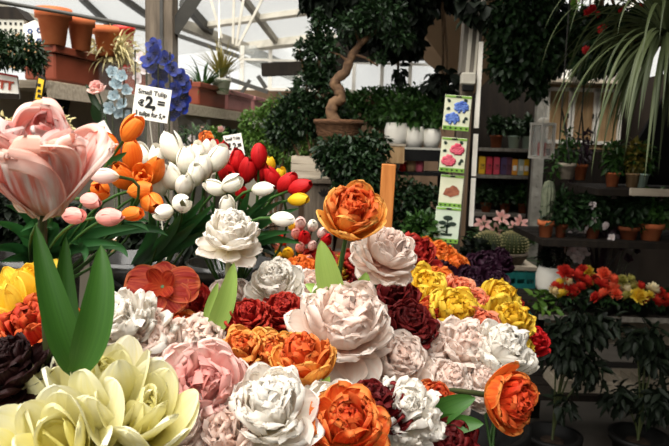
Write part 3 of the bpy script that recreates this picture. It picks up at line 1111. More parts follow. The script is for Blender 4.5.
# --- middle and lower mass
front(152, 352, 78, 1.13, 'frilly', 'blush', 'frilly blush bloom left of the blush pink double tulip')
front(112, 362, 60, 1.10, 'frilly', 'blush', 'frilly blush bloom directly behind the pale yellow cluster')
front(208, 350, 76, 1.13, 'peony', 'blush', 'blush white peony above the blush pink double tulip')
front(206, 392, 88, 0, 'ruffled', 'blush_pink', 'blush pink double tulip with the pinkest heart, low in the stall front', ax=(.05, -.72, .7), D=.74, seed=61)
front(178, 428, 72, 0, 'peony', 'blush', 'blush bloom at the lower edge beside the pale yellow flower', D=.70)
front(226, 440, 70, 0, 'ruffled', 'blush', 'beige blush bloom at the lower edge under the pinkest tulip', D=.70, seed=62)
front(270, 414, 92, 0, 'peony', 'white', 'pure white peony at the lower edge left of the orange bloom', D=.72, seed=63, ax=(.05, -.6, .8))
front(244, 352, 48, 1.20, 'ruffled', 'orange_yellow', 'orange ruffled bloom with yellow rims under the deep red trio')
front(272, 358, 50, 1.19, 'ruffled', 'orange_yellow', 'orange ruffled bloom touching the yellow-fronted double tulip')
front(304, 366, 62, 0, 'double', 'orange_yellow', 'orange double tulip whose yellow outer petals face us, left of a cut stem', ax=(-.12, -.25, .96), D=.86, seed=64,
      leaves=(L((294, 398), .84, (291, 372), .83, .022, (0, 0, 0), rnd=.7), L((300, 402), .84, (330, 376), .83, .024, (.004, 0, -.012), rnd=.65)), leafmat='leaf_light')
front(290, 402, 40, 1.12, 'ruffled', 'maroon', 'small maroon bloom between the white peony and the orange double tulip')
front(330, 412, 58, 0, 'ruffled', 'white', 'cream bloom behind the lowest orange bloom', D=.80, seed=66)
front(347, 428, 74, 0, 'ruffled', 'orange_red', 'vivid orange-red ruffled bloom at the lower edge of the picture', D=.73, seed=65, ax=(0, -.6, .8))
front(376, 408, 54, 0, 'ruffled', 'maroon', 'maroon ruffled bloom between vivid orange and frilly white', D=.80, seed=67, ax=(.1, -.35, .9))
front(352, 374, 62, 1.12, 'peony', 'blush', 'blush peony under the largest centre peony')
front(396, 368, 72, 1.14, 'peony', 'blush', 'blush peony right of the largest centre peony, beneath the maroon blooms')
front(402, 416, 68, 0, 'frilly', 'white', 'frilly white bloom at the lower edge beside the green leaves', D=.82)
front(426, 350, 64, 1.13, 'peony', 'blush', 'blush peony under the red-orange and yellow flowers')
front(460, 352, 68, 1.13, 'peony', 'blush', 'blush peony under the biggest yellow bloom')
front(497, 356, 68, 1.13, 'peony', 'white', 'white peony at the right end of the stall above the drooping orange tulip', ax=(.3, -.5, .8))
front(444, 386, 54, 1.11, 'peony', 'blush', 'small blush bloom above the stem of the drooping orange tulip')
front(434, 400, 34, 1.14, 'ruffled', 'red_orange', 'small red-orange bloom where the drooping tulip leaves begin')
front(478, 384, 44, 1.09, 'peony', 'blush', 'blush bloom half hidden behind the drooping orange tulip')
front(446, 448, 60, 1.09, 'ruffled', 'maroon', 'maroon bloom under the wide leaves at the lower edge')

C = at(504, 398, .86)
root = flower('double_tulip', 'large orange double tulip drooping off the right corner of the stall', 'flower', 'double', 'orange_red', C, .088, (.62, -.74, .14), near_tub(at(430, 420, .9), 0, NF), None, 71, spin=1.0, srad=.0042, stem='stem_dark', bend=.9,
              leaves=(L((412, 434), .88, (476, 398), .85, .036, (.0, -.01, .022), rnd=.3), L((424, 430), .87, (484, 424), .84, .030, (.0, -.01, .012), rnd=.4), L((414, 446), .86, (436, 396), .85, .030, (-.006, 0, 0), rnd=.75)))

# --- yellow and orange bunch, purple bunch
for i, (px, py, w_, z, kd, mt, lb) in enumerate((
    (420, 290, 48, 1.14, 'ruffled', 'yellow', 'yellow ruffled bloom beside the maroon blooms, first of the yellow bunch'),
    (398, 278, 30, 1.11, 'ruffled', 'yellow', 'small yellow bloom just right of the high blush peony'),
    (438, 284, 34, 1.12, 'ruffled', 'yellow_orange', 'orange-yellow bloom above the biggest yellow bloom'),
    (436, 304, 40, 1.13, 'ruffled', 'yellow', 'yellow ruffled bloom above the red-orange one'),
    (452, 318, 60, 1.14, 'ruffled', 'yellow', 'biggest yellow bloom, open towards us, over the blush peonies'),
    (458, 294, 36, 1.11, 'ruffled', 'coral', 'coral orange bloom next to the purple bunch'),
    (472, 308, 38, 1.11, 'ruffled', 'coral', 'coral orange bloom between the two yellow clusters'),
    (478, 332, 50, 1.12, 'ruffled', 'coral', 'coral bloom with pale rims over the white peony'),
    (498, 300, 40, 1.12, 'ruffled', 'yellow', 'upper yellow bloom of the right pair beside the purple bunch'),
    (504, 324, 50, 1.12, 'ruffled', 'yellow', 'lower yellow bloom of the right pair, above the white peony'),
    (440, 258, 34, 1.06, 'ruffled', 'yellow_orange', 'small orange bloom below the seed cards, farthest of the orange ones'),
    (424, 250, 26, 1.06, 'ruffled', 'yellow_orange', 'small orange bloom in front of the clay bowl'),
    (454, 268, 28, 1.06, 'ruffled', 'yellow_orange', 'small orange bloom between the purple flowers'),
    (318, 268, 40, 1.10, 'ruffled', 'red_double', 'red bloom behind the leaf of the tall orange double tulip'),
    (303, 272, 34, 1.10, 'ruffled', 'yellow_orange', 'yellow bloom behind the white peony, under the small tulips'),
    (340, 270, 34, 1.08, 'ruffled', 'yellow', 'yellow bloom behind the stem of the tall orange double tulip'),
    (354, 268, 38, 1.09, 'ruffled', 'red_double', 'red bloom between the tall orange tulip stem and the high blush peony'),
    (312, 288, 36, 1.09, 'ruffled', 'blush', 'blush bloom behind the leaf of the tall orange tulip'),
    (521, 350, 26, 1.06, 'ruffled', 'yellow', 'small yellow bloom at the right end of the stall beside the red one'),
    (533, 342, 30, 1.06, 'ruffled', 'tulip_red', 'bright red bloom sticking out over the aisle'),
    (512, 306, 22, 1.06, 'ruffled', 'red_double', 'tiny red bloom behind the right yellow pair'))):
    front(px, py, w_, z, kd, mt, lb, hi=(i in (0, 4, 7, 9)))
purp = ((484, 268, 34, 'dark purple bloom highest of the purple bunch under the cacti'), (468, 282, 32, 'dark purple bloom beside the coral flowers'), (492, 282, 30, 'dark purple bloom above the right yellow pair'), (478, 296, 28, 'dark purple bloom wedged between coral and yellow'), (425, 268, 30, 'dark purple bloom among the small orange ones'), (443, 276, 28, 'dark purple bloom above the yellow bunch'), (512, 320, 28, 'dark purple bloom behind the lower right yellow bloom'), (521, 332, 24, 'dark purple bloom nearest the red bloom over the aisle'), (500, 262, 26, 'dark purple bloom in front of the cactus bowls'))
for px, py, w_, lb in purp:
    front(px, py, w_, 1.04, 'ruffled', 'purple_black', lb, hi=False, seed=81 + px % 3)

# ---------------------------------------------------------------- tulips of the back tier
TC = {'o': ('tulip_orange', 'orange'), 'p': ('tulip_pink', 'pink'), 'b': ('tulip_blush', 'blush'), 'w': ('tulip_white', 'white'), 'r': ('tulip_red', 'red'), 'y': ('tulip_yellow', 'yellow')}


def tulip(c, px, py, wpx, D, ax, label, tb, kind='tulip', seed=None, leaves=(), **k):
    C = at(px, py, D)
    sz = wpx * D / FPX * 1.0
    A = Vector(ax).normalized()
    base = C - A * sz * .70            # C is the middle of the head
    x, y, z, r = TUBS[NF + tb]
    v = Vector((base.x - x, base.y - y, 0)) * .18
    if v.length > r * .6:
        v = v.normalized() * r * .6
    return flower('tulip', label, 'tulip', kind, TC[c][0], base, sz, ax, (x + v.x, y + v.y, z - .08), None, seed if seed is not None else int(px + py), srad=.0028, stem='stem_green', leaves=leaves, leafmat='leaf_tulip', bend=k.pop('bend', .16 if ax[2] < .3 else .36), hi=True)


# orange and pink, left
tulip('o', 131, 130, 22, 1.22, (.62, -.25, .75), 'orange tulip bud standing highest, just under the price sign', 0, leaves=(L((108, 164), 1.24, (127, 152), 1.21, .012, (0, 0, 0)),))
tulip('o', 109, 152, 25, 1.28, (-.1, -.5, .85), 'orange tulip right behind the big pink parrot tulip', 0)
tulip('o', 132, 158, 24, 1.30, (.05, -.35, .93), 'upright orange tulip below the highest orange bud', 0)
tulip('o', 153, 172, 25, 1.27, (.45, -.55, .7), 'orange tulip next to the white bunch, right end of the orange ones', 0)
tulip('o', 123, 178, 24, 1.25, (-.1, -.75, .65), 'orange tulip behind the blush tulip tip', 0)
tulip('o', 142, 177, 20, 1.22, (.25, -.9, .4), 'small opened orange tulip in the middle of the orange bunch', 0, kind='opentulip')
tulip('o', 139, 190, 20, 1.20, (.95, -.30, .18), 'orange tulip lying sideways towards the white ones', 0)
tulip('o', 151, 202, 24, 1.20, (.5, -.75, -.2), 'orange tulip hanging lowest beside two round white tulips', 0)
tulip('o', 100, 190, 22, 1.16, (.2, -.9, .2), 'deep orange tulip under the blush tulip', 0)
tulip('b', 106, 176, 19, 1.08, (-.93, -.35, .05), 'blush tulip pointing left towards the parrot tulip', 0)
tulip('p', 90, 201, 19, 1.10, (.85, -.5, -.1), 'pink tulip below the blush tulip', 0)
tulip('p', 72, 215, 19, 1.02, (.9, -.4, .05), 'pink tulip partly under the parrot tulip petals', 0)
tulip('p', 108, 217, 22, 1.06, (.93, -.35, .12), 'larger pale pink tulip low in the bunch, above the tall leaves', 0)
tulip('o', 131, 214, 18, 1.10, (.9, -.4, .15), 'small peach orange tulip touching the larger pale pink one', 0)
# white, middle
wt = ((142, 158, 21, 1.42, (-.1, -.3, .95), 'white tulip between the upright orange tulip and the tallest white one', 1), (157, 160, 20, 1.40, (0, -.35, .93), 'white tulip directly left of the tallest white tulip', 1), (172, 149, 23, 1.38, (-.25, -.25, .93), 'tallest white tulip, below the price sign', 1), (186, 163, 22, 1.36, (.05, -.45, .88), 'white tulip right of the tallest one', 1), (196, 157, 21, 1.40, (.1, -.3, .94), 'white tulip in the middle of the back row of whites', 1), (204, 168, 22, 1.33, (.1, -.5, .85), 'white tulip in front of the middle of the white back row', 1), (217, 160, 23, 1.34, (.45, -.4, .8), 'large white tulip leaning towards the second price sign', 2), (208, 152, 16, 1.42, (.2, -.3, .93), 'small white tulip behind the one leaning to the second sign', 2), (170, 178, 24, 1.30, (-.1, -.7, .7), 'wide white tulip facing us right of the orange bunch', 1), (184, 186, 22, 1.28, (.3, -.7, .65), 'white tulip in the lower middle of the white bunch', 1), (165, 212, 18, 1.16, (-.4, -.85, -.1), 'round white tulip lowest beside the hanging orange one', 1), (181, 203, 20, 1.18, (.35, -.85, .1), 'round white tulip second lowest beside the hanging orange one', 1), (231, 184, 19, 1.24, (.75, -.5, .4), 'white tulip leaning right in front of the red ones', 2), (216, 188, 18, 1.26, (-.75, -.45, .35), 'white tulip leaning left at the foot of the red ones', 2), (227, 207, 18, 1.16, (.05, -.6, .8), 'small white tulip right above the creamy double tulip', 2), (262, 189, 17, 1.20, (.95, -.3, .15), 'white tulip lying sideways among the red ones', 2), (281, 219, 17, 1.12, (.98, -.25, -.05), 'white tulip on a horizontal stem over the small far tulips', 2), (196, 176, 20, 1.30, (.2, -.6, .77), 'white tulip half hidden in the centre of the white bunch', 1), (158, 186, 20, 1.30, (-.3, -.6, .7), 'white tulip half hidden beside the orange ones', 1))
for px, py, w_, D, ax, lb, tb in wt:
    tulip('w', px, py, w_, D, ax, lb, tb)
# red and yellow, right
rt = (('r', 212, 148, 17, 1.48, (-.2, -.3, .93), 'red tulip behind the white ones, left of the second price sign', 2, 'opentulip'), ('r', 222, 153, 14, 1.50, (.3, -.3, .9), 'dark red tulip touching the second price sign', 2, 'tulip'), ('r', 237, 163, 19, 1.42, (.1, -.35, .93), 'red tulip under the second price sign', 2, 'tulip'), ('r', 247, 172, 20, 1.38, (.25, -.4, .88), 'red tulip in the middle of the red bunch', 2, 'tulip'), ('r', 226, 174, 20, 1.40, (-.1, -.5, .85), 'red tulip behind the white one leaning right', 2, 'tulip'), ('r', 259, 157, 19, 1.38, (.02, -.12, .99), 'upright red tulip standing highest of the red ones', 2, 'tulip'), ('r', 260, 173, 17, 1.40, (.1, -.3, .94), 'red tulip directly below the highest red one', 2, 'tulip'), ('r', 241, 194, 14, 1.30, (.2, -.7, .6), 'small dark red tulip low between two white ones', 2, 'tulip'), ('r', 273, 179, 18, 1.34, (-.4, -.5, .75), 'red tulip left of the three at the right end', 2, 'tulip'), ('r', 286, 184, 19, 1.30, (.6, -.45, .65), 'red tulip middle of the three at the right end', 2, 'tulip'), ('r', 299, 188, 19, 1.27, (.85, -.4, .3), 'red tulip farthest right, over the wooden stand', 2, 'tulip'), ('y', 269, 167, 13, 1.44, (.1, -.2, .97), 'slim yellow tulip beside the highest red one', 2, 'tulip'), ('y', 297, 200, 15, 1.24, (.95, -.3, .1), 'yellow tulip lying sideways under the red right end', 2, 'tulip'), ('y', 279, 176, 12, 1.42, (.3, -.4, .85), 'small yellow tulip peeping out above the red right end', 2, 'tulip'), ('r', 233, 180, 15, 1.36, (-.2, -.6, .7), 'red tulip half covered by white ones, left of the red bunch', 2, 'tulip'))
for c, px, py, w_, D, ax, lb, tb, kd in rt:
    tulip(c, px, py, w_, D, ax, lb, tb, kd)
# their long leaves hang out of the buckets, bunch by bunch
rg = np.random.default_rng(3)
for tb, spots, lab in ((0, ((60, 240, 20, 190), (75, 232, 118, 246), (90, 225, 140, 228), (50, 215, 5, 205), (40, 250, 0, 262), (110, 205, 150, 222), (100, 236, 70, 243), (60, 200, 20, 232), (118, 195, 150, 232), (140, 210, 168, 236), (40, 225, -10, 222), (55, 238, 20, 236), (48, 205, 10, 180), (70, 215, 45, 228), (80, 240, 62, 262), (30, 240, -14, 250), (62, 246, 34, 268), (95, 232, 84, 262), (118, 226, 128, 258), (66, 206, 30, 206)), 'sheaf of dark tulip leaves below the pink and orange tulips'),
                       (1, ((175, 240, 205, 196), (180, 236, 214, 204), (170, 242, 180, 214), (185, 238, 226, 214), (160, 236, 150, 212), (190, 232, 238, 200), (178, 244, 196, 222), (176, 245, 232, 224)), 'sheaf of green tulip leaves below the white tulips'),
                       (2, ((225, 222, 262, 204), (228, 226, 284, 200), (235, 224, 300, 208), (232, 232, 292, 232), (230, 228, 268, 234), (240, 214, 276, 190), (225, 230, 210, 200), (236, 222, 250, 190), (244, 226, 302, 244)), 'sheaf of green tulip leaves hanging below the red tulips')):
    x, y, z, r = TUBS[NF + tb]
    o = thing('leaf_sheaf', lab, 'leaves', (x, y, z - .08))
    for (x0, y0, x1, y1) in spots:
        m = MB()
        D0 = 1.42
        a = Vector((x, y - r * .4, z - .02))
        b = at(x1, y1, 1.18 + rg.uniform(-.03, .06))
        mid = at(x0, y0, 1.36)
        bow = (mid - (a + b) / 2) * 1.0
        blade(m, a, b, .026, bow=bow, rnd=rg.uniform(0, 1), fold=.4, n=16)
        m.build('leaf', MATS['leaf_tulip'], o)

# ---------------------------------------------------------------- small far tulips between the tiers
o = tub(-.12, 2.33, .80, .13, .22, 'low dark bucket of small mixed tulips behind the white peony')
FT = TUBS[-1]
small = (('b', 300, 224, 15, 'cream'), ('w', 313, 226, 14, 'white'), ('b', 322, 233, 13, 'blush'), ('r', 305, 238, 17, 'red'), ('r', 326, 240, 15, 'red'), ('p', 296, 234, 13, 'pink'), ('p', 300, 248, 13, 'pink'), ('y', 288, 254, 15, 'golden'), ('y', 278, 256, 13, 'golden'), ('b', 312, 246, 12, 'blush'), ('y', 296, 262, 12, 'golden'), ('p', 308, 260, 12, 'rose'), ('w', 320, 258, 13, 'white'), ('r', 282, 240, 14, 'dark red'), ('p', 276, 246, 13, 'rose'), ('y', 292, 227, 10, 'golden'))
where = ('at the back left', 'at the back middle', 'at the back right', 'largest, in the middle', 'at the right side', 'left of the largest red one', 'below the largest red one', 'nearest the white peony', 'at the left front', 'right of the largest red one', 'in the front row middle', 'in the front row right of the golden one', 'farthest right in the front row', 'at the left side', 'at the far left edge', 'under the sideways white one')
for (c, px, py, w_, cn), wh in zip(small, where):
    D = 2.05
    C = at(px, py, D)
    A = Vector((.3 * (px - 300) / 30, -.8, .5)).normalized()
    sz = w_ * D / FPX
    flower('tulip', 'small %s tulip in the far bunch, %s' % (cn, wh), 'tulip', 'tulip', TC[c][0], C - A * sz * .7, sz, A, (FT[0] + (px - 300) * .001, FT[1] - .05, FT[2] - .06), None, 3 + px % 4, srad=.003, hi=False)
# ---------------------------------------------------------------- price signs and wrapped orchids behind the tulips
def price_sign(name, label, corners, D, lines, base, yaw=0.0):
    """card on a thin rod; corners = upper left, upper right, lower left in the photo"""
    a, b, c = (at(*p, D) for p in corners)
    X = (b - a).normalized()
    a = a.copy()
    W, H = (b - a).length, (c - a).length
    X = Vector((X.x, X.x * math.tan(yaw), X.z)).normalized()
    Y = (a - c).normalized()
    Z = X.cross(Y).normalized()
    Y = Z.cross(X)
    root = thing(name, label, 'price sign', base)
    m = MB()
    m.poly([a - Y * H, a - Y * H + X * W, a + X * W, a], .0025, Z)
    m.build('card', MATS['card_white'], root)
    s = MB()
    mid = a + X * W * .5 - Y * H - Z * .004
    s.tube([mid + Y * H * .6, mid, Vector(base)], .0018, 6)
    s.build('rod', MATS['metal_light'], root)
    for txt, u, v, sz, wdt, bold in lines:
        text_on(txt, root, a + X * W * u - Y * H * v + Z * .001, X, Y, sz * H, MATS['ink'], bold * H, wdt * W if wdt else None)
    return root


price_sign('price_sign', 'white price card reading Small Tulip 2 euro, tallest above the white tulips', ((136, 84), (171, 90), (135, 118)), 1.60,
           (('Small Tulip', .09, .24, .19, .80, .004), ('€', .12, .60, .25, .17, .012), ('2,', .32, .62, .46, .30, .022), ('=', .66, .56, .34, .20, .012), ('3 tulips for 5,=', .08, .88, .19, .84, .006)), (-.44, 1.72, 1.1), yaw=.12)
price_sign('price_sign', 'smaller tilted price card among the red tulips, half hidden', ((223, 136), (241, 133), (227, 158)), 1.56,
           (('Small Tulip', .08, .24, .18, .82, .004), ('€ 2,=', .10, .64, .36, .80, .016), ('3 tulips for 5,=', .08, .92, .17, .82, .005)), (-.25, 1.68, 1.1))
# small cream tag on a string at the tall bucket
o = thing('string_tag', 'tiny cream paper tag hanging in front of the dark buckets', 'tag', at(113, 250, 1.5))
m = MB(); p = at(113, 245, 1.5); m.poly([p + Vector((-.007, 0, -.018)), p + Vector((.006, 0, -.018)), p + Vector((.010, 0, .012)), p + Vector((-.003, 0, .016))], .0015, (0, -1, 0)); m.build('paper', MATS['wood_tan'], o)
m = MB(); m.tube([p + Vector((.002, 0, .012)), at(118, 236, 1.5), at(122, 232, 1.52)], .0012, 5); m.build('string', MATS['card_white'], o)
# black hose loop in the dark
m = MB(); m.tube([at(x, y, 1.42) for x, y in ((104, 272), (112, 282), (124, 290), (138, 293), (150, 300), (158, 312))], .006, 8)
tag(m.build('black_hose', MATS['plastic_black']), 'black hose curving in the dark beside the frilly white carnation', 'hose')

# back table on the left with buckets of wrapped artificial flowers
t = thing('side_table', 'narrow wooden table behind the tulip buckets at the left', 'table', (-1.0, 2.4, 0))
m = MB(); m.box((-1.0, 2.40, 1.14), (.95, .32, .035)); m.build('table_top', MATS['wood_dark'], t)
for x, y in ((-1.44, 2.27), (-.56, 2.27), (-1.44, 2.53), (-.76, 2.53)):
    m = MB(); m.box((x, y, .56), (.05, .05, 1.12)); m.build('leg', MATS['wood_dark'], t)


def wrapped(label, px, D, ytop, wpx, mat, spots, bsize, zbase, seed, kind='orchid'):
    b = at(px, 150, D)
    b = Vector((b.x, b.y, zbase))
    root = thing('wrapped_orchid', label, 'flower', b)
    rg = np.random.default_rng(seed)
    for i, (x, y) in enumerate(spots):
        C = at(x, y, D + rg.uniform(-.03, .03))
        ax = Vector((rg.uniform(-.6, .6), -.8, rg.uniform(-.2, .5)))
        o = link_mesh('bloom', bloom(kind, 7 + i % 3, mat, False), None, root)
        o.location = C - b
        o.rotation_mode = 'QUATERNION'
        o.rotation_quaternion = axis_rot(ax, rg.uniform(0, 6))
        o.scale = (bsize,) * 3
    m = MB()
    for dx in (-.012, .012):
        m.tube([b + Vector((dx, 0, 0)), b + Vector((dx * 1.4, 0, .14)), at(px + dx * 500, ytop + 10, D)], .003, 6)
    m.build('stem', MATS['stem_dark'], root)
    m = MB()
    w_ = pxm(wpx, D)
    rows = []
    top = at(px, ytop, D).z
    for i in range(9):
        v = i / 8
        r = w_ / 2 * (.35 + .75 * v ** .7)
        rows.append([(b.x + r * (1 + .06 * math.sin(5 * a + 7 * v)) * math.cos(a), b.y + .5 * r * math.sin(a), b.z + (top - b.z) * v + (.012 * math.sin(3 * a) if i == 8 else 0)) for a in np.linspace(0, 2 * math.pi, 28, endpoint=False)])
    m.grid(np.array(rows), closed=True)
    m.build('cellophane_sleeve', MATS['cellophane'], root)
    return root


wrapped('deep blue orchid spray in a clear sleeve, beside the brown timber post', 164, 2.42, 42, 52, 'orchid_blue', ((154, 46), (166, 60), (152, 66), (172, 70), (160, 76), (180, 78), (158, 88), (176, 90), (182, 98), (168, 102), (172, 112), (156, 54), (182, 108), (184, 88), (150, 60), (176, 104)), .068, 1.16, 4)
wrapped('grey-blue flower spray in a clear sleeve left of the price card', 118, 2.5, 66, 34, 'ribbon_blue', ((112, 72), (122, 76), (116, 84), (126, 90), (114, 96), (122, 104), (118, 112), (128, 116), (110, 108)), .052, 1.16, 5)
wrapped('pale orchid spray in a clear sleeve between the blue ones', 141, 2.55, 40, 26, 'orchid_pale', ((140, 58), (146, 70), (138, 78)), .05, 1.16, 6)
wrapped('clear sleeve with orange bloom standing behind the white tulips', 198, 2.3, 122, 22, 'tulip_orange', ((206, 138), (196, 150)), .05, 1.16, 7, 'ruffled')
# tilted grey card behind the parrot tulip
m = MB(); m.poly([at(66, 140, 2.5), at(84, 152, 2.45), at(112, 134, 2.5), at(104, 120, 2.58)], .004, (0, -1, .5))
tag(m.build('grey_card', MATS['card_grey'], origin=at(88, 150, 2.5)), 'blank grey card leaning behind the big parrot tulip', 'card')

# ---------------------------------------------------------------- left wall: high shelf with pots and troughs, signs
S0 = at(45, 80, 3.0)
zs = S0.z - .002


def along(u, side=0.0, z=0.0):
    return Vector((S0.x, S0.y, 0)) + AXD * u + AXS * side + Vector((0, 0, z))


YAW = math.atan2(AXD.y, AXD.x)
MR = Matrix.Rotation(YAW, 3, 'Z')
m = MB()
m.box(along(2.4, -.13, zs - .02), (4.9, .36, .035), MR)
m.box(along(2.4, .05, zs - .045), (4.9, .02, .07), MR)
m.box(along(-.2, -.26, zs - .02), (.6, .1, .035), MR)
tag(m.build('wall_shelf', MATS['wood_pale']), 'long pale wooden shelf high on the left wall, under pots and troughs', 'shelf')


def trough(u, ln, mat, label, hgt=.165, wd=.19, group=None):
    o = thing('flower_trough', label, 'planter', along(u, -.06, zs), group)
    m = MB()
    m.box(along(u, -.06, zs + hgt * .42), (ln * .94, wd * .84, hgt * .82), MR, bev=.012)
    m.build('trough_body', MATS[mat], o)
    m = MB()
    for s in (-1, 1):
        m.box(along(u, -.06 + s * wd * .47, zs + hgt * .90), (ln, .014, hgt * .22), MR, bev=.004)
        m.box(along(u + s * ln * .48, -.06, zs + hgt * .90), (.014, wd, hgt * .22), MR, bev=.004)
    m.build('rim', MATS[mat], o)
    m = MB(); m.box(along(u, -.06, zs + hgt * .84), (ln * .9, wd * .8, .02), MR); m.build('soil', MATS['soil'], o)
    return o


trough(.34, .62, 'trough_brown', 'red-brown plastic trough nearest us on the left shelf, pots stacked on it')
trough(2.10, .60, 'trough_brown', 'red-brown trough left of the hanging white basket on the far shelf')
trough(2.78, .66, 'trough_mauve', 'mauve trough directly behind the hanging white basket')
trough(3.50, .66, 'trough_mauve', 'mauve trough farthest along the left shelf, by the climbing plant')
trough(1.30, .70, 'trough_brown', 'red-brown trough on the left shelf behind the wrapped sprays')


def stacked_pot(px, py0, py1, wpx, D, label, mat='terracotta', lip=1.08):
    b, tp = at(px, py1, D), at(px, py0, D)
    zb = zs + .165
    o = thing('terracotta_pot', label, 'pot', (b.x, b.y, zb))
    h = tp.z - zb
    r = pxm(wpx, D) / 2 / 1.08
    m = MB(); m.lathe((b.x, b.y, zb), pot_prof(r, h, rim=.26, taper=.66), 28); m.build('pot_body', MATS[mat], o)
    m = MB(); m.lathe((b.x, b.y, zb), [(r * .9, h * .84), (0, h * .84)], 20); m.build('pot_soil', MATS['soil'], o)
    return o


stacked_pot(54, 9, 40, 34, 3.06, 'biggest empty terracotta pot on the near trough')
stacked_pot(81, 18, 46, 27, 3.22, 'empty terracotta pot second from the left on the near trough')
stacked_pot(106, 27, 52, 25, 3.40, 'empty terracotta pot third from the left, above the dried flowers')
# red pot and white pennant behind
b = at(124, 60, 3.9)
o = thing('red_pot', 'bright red plastic pot behind the dried flowers on the shelf', 'pot', (b.x, b.y, zs + .165))
m = MB(); m.lathe((b.x, b.y, zs + .165), pot_prof(.06, at(124, 34, 3.9).z - zs - .125), 24); m.build('pot_body', MATS['plastic_red'], o)
# dried grasses in the near trough
b = along(.50, .07, zs + .13)
o = thing('dried_plant', 'pale dried straw flowers spilling over the near trough', 'plant', b)
m = MB(); straps(m, np.random.default_rng(5), b + Vector((0, 0, .02)), 150, .24, .013, (5, 80), 1.5, 6)
foliage(m, np.random.default_rng(6), [(b.x, b.y - .04, b.z + .07, .15, .1, .07)], 260, .04, .014)
m.build('foliage', MATS['straw'], o)
b = along(1.0, .02, zs + .15)
o = thing('dried_plant', 'second clump of dried flowers above the grey-blue spray', 'plant', b)
m = MB(); straps(m, np.random.default_rng(7), b + Vector((0, 0, .02)), 60, .15, .010, (5, 75), 1.4, 6)
foliage(m, np.random.default_rng(8), [(b.x, b.y - .04, b.z + .05, .13, .1, .06)], 200, .035, .014)
m.build('foliage', MATS['straw'], o)
# hanging white basket with three hangers, and a second one nearer
def hanging_basket(px, ytop, ybot, wpx, D, hook, mat, label, fol, seed, n, leafm, wire='metal_dark'):
    b = at(px, ybot, D)
    h = at(px, ytop, D).z - b.z
    r = pxm(wpx, D) / 2
    o = thing('hanging_basket', label, 'hanging plant', b)
    m = MB(); m.lathe(b, [(0, 0), (r * .7, 0), (r * .93, h * .8), (r, h * .8), (r * 1.03, h), (r * .9, h), (r * .86, h * .8), (0, h * .8)], 26); m.build('pot', MATS[mat], o)
    m = MB(); hk = at(*hook, D)
    for a in (.5, 2.6, 4.7):
        m.tube([b + Vector((r * math.cos(a), r * math.sin(a), h * .95)), hk], .004, 5)
    m.tube([hk, Vector((hk.x, hk.y, 2.99 if D < 5 else hk.z + .5))], .005, 5)
    m.build('hanger', MATS[wire], o)
    m = MB(); fol(m, b + Vector((0, 0, h)), np.random.default_rng(seed)); m.build('foliage', MATS[leafm], o)
    return o


def fol_spiky(m, p, rg):
    straps(m, rg, p, 70, .32, .016, (38, 88), .8, 7)


hanging_basket(221, 79, 94, 20, 5.2, (219, 38), 'plastic_white', 'small white hanging basket of spiky plant under the glass roof', fol_spiky, 9, 0, 'olive_leaf', 'plastic_white')
b = at(206, 80, 5.2)
o = thing('spiky_plant', 'olive green spiky plant in the trough left of the white basket', 'plant', along(2.1, -.06, zs + .10))
p = along(2.1, -.06, zs + .11)
m = MB(); straps(m, np.random.default_rng(12), p, 60, .32, .018, (15, 80), 1.0, 7); m.build('foliage', MATS['bush_mid'], o)

# fir garland, gift box and tile-printed bag at the far left end
b = at(22, 62, 2.8)
o = thing('fir_garland', 'dark green bushy garland in the upper left corner', 'plant', (b.x, b.y, zs + .01))
m = MB()
q1, q2, q3 = at(4, 50, 2.8), at(26, 54, 2.8), at(39, 64, 2.8)
foliage(m, np.random.default_rng(21), [(q1.x, q1.y, q1.z, .10, .1, .07), (q2.x, q2.y, q2.z, .08, .1, .065), (q3.x, q3.y, q3.z, .022, .04, .04)], 2600, .03, .010, .2, .2)
m.build('foliage', MATS['bush_dark'], o)
m = MB()
rg = np.random.default_rng(22)
for i in range(34):
    q = Vector((b.x + rg.uniform(-.2, .12), b.y - .09, zs + rg.uniform(.02, .16)))
    m.lathe(q, [(0, -.005), (.005, 0), (0, .005)], 6)
m.build('berries', MATS['wood_tan'], o)
c = at(12, 28, 3.15)
o = thing('gift_box', 'grey patterned box with a pitched lid at the upper left corner', 'box', c - Vector((0, 0, .1)))
m = MB(); m.box(c - Vector((0, 0, .03)), (.17, .12, .13), bev=.004); m.build('box_body', MATS['card_grey'], o)
m = MB(); m.poly([c + Vector((-.10, -.065, .03)), c + Vector((.10, -.065, .03)), c + Vector((.05, -.065, .085)), c + Vector((-.05, -.065, .085))], .13, (0, -1, 0)); m.build('box_lid', MATS['wood_dark'], o)
m = MB()
for i in range(7):
    for j in range(4):
        m.box(c + Vector((-.072 + i * .024, -.061, -.08 + j * .03)), (.010, .003, .012))
m.build('box_pattern', MATS['ink'], o)
c = at(35, 34, 3.05)
o = thing('printed_bag', 'white bag with blue printed rosettes beside the biggest terracotta pot', 'bag', c - Vector((0, 0, .06)))
m = MB(); m.poly([c + Vector((-.055, 0, -.06)), c + Vector((.05, 0, -.06)), c + Vector((.045, 0, .045)), c + Vector((.0, 0, .062)), c + Vector((-.05, 0, .04))], .05, (0, -1, 0)); m.build('bag_body', MATS['card_white'], o)
m = MB()
for dx, dz in ((-.022, .012), (.02, .016), (-.026, -.03), (.018, -.03)):
    for k in range(6):
        a = k * math.pi / 3
        m.lathe(c + Vector((dx + .009 * math.cos(a), -.001, dz + .009 * math.sin(a))), [(0, -.003), (.0055, 0), (0, .003)], 7, M=Matrix.Rotation(R(90), 3, 'X'))
m.build('bag_print', solid('delft_blue', '#4a5c8a', '#6a7ca4', 10), o)

# sign board, dangling black and yellow label, dark poster on the wall below the shelf
def wall_at(px, py, off=.07):
    p0 = PL + AXS * (.05 + off)
    return onplane(px, py, p0, AXS)


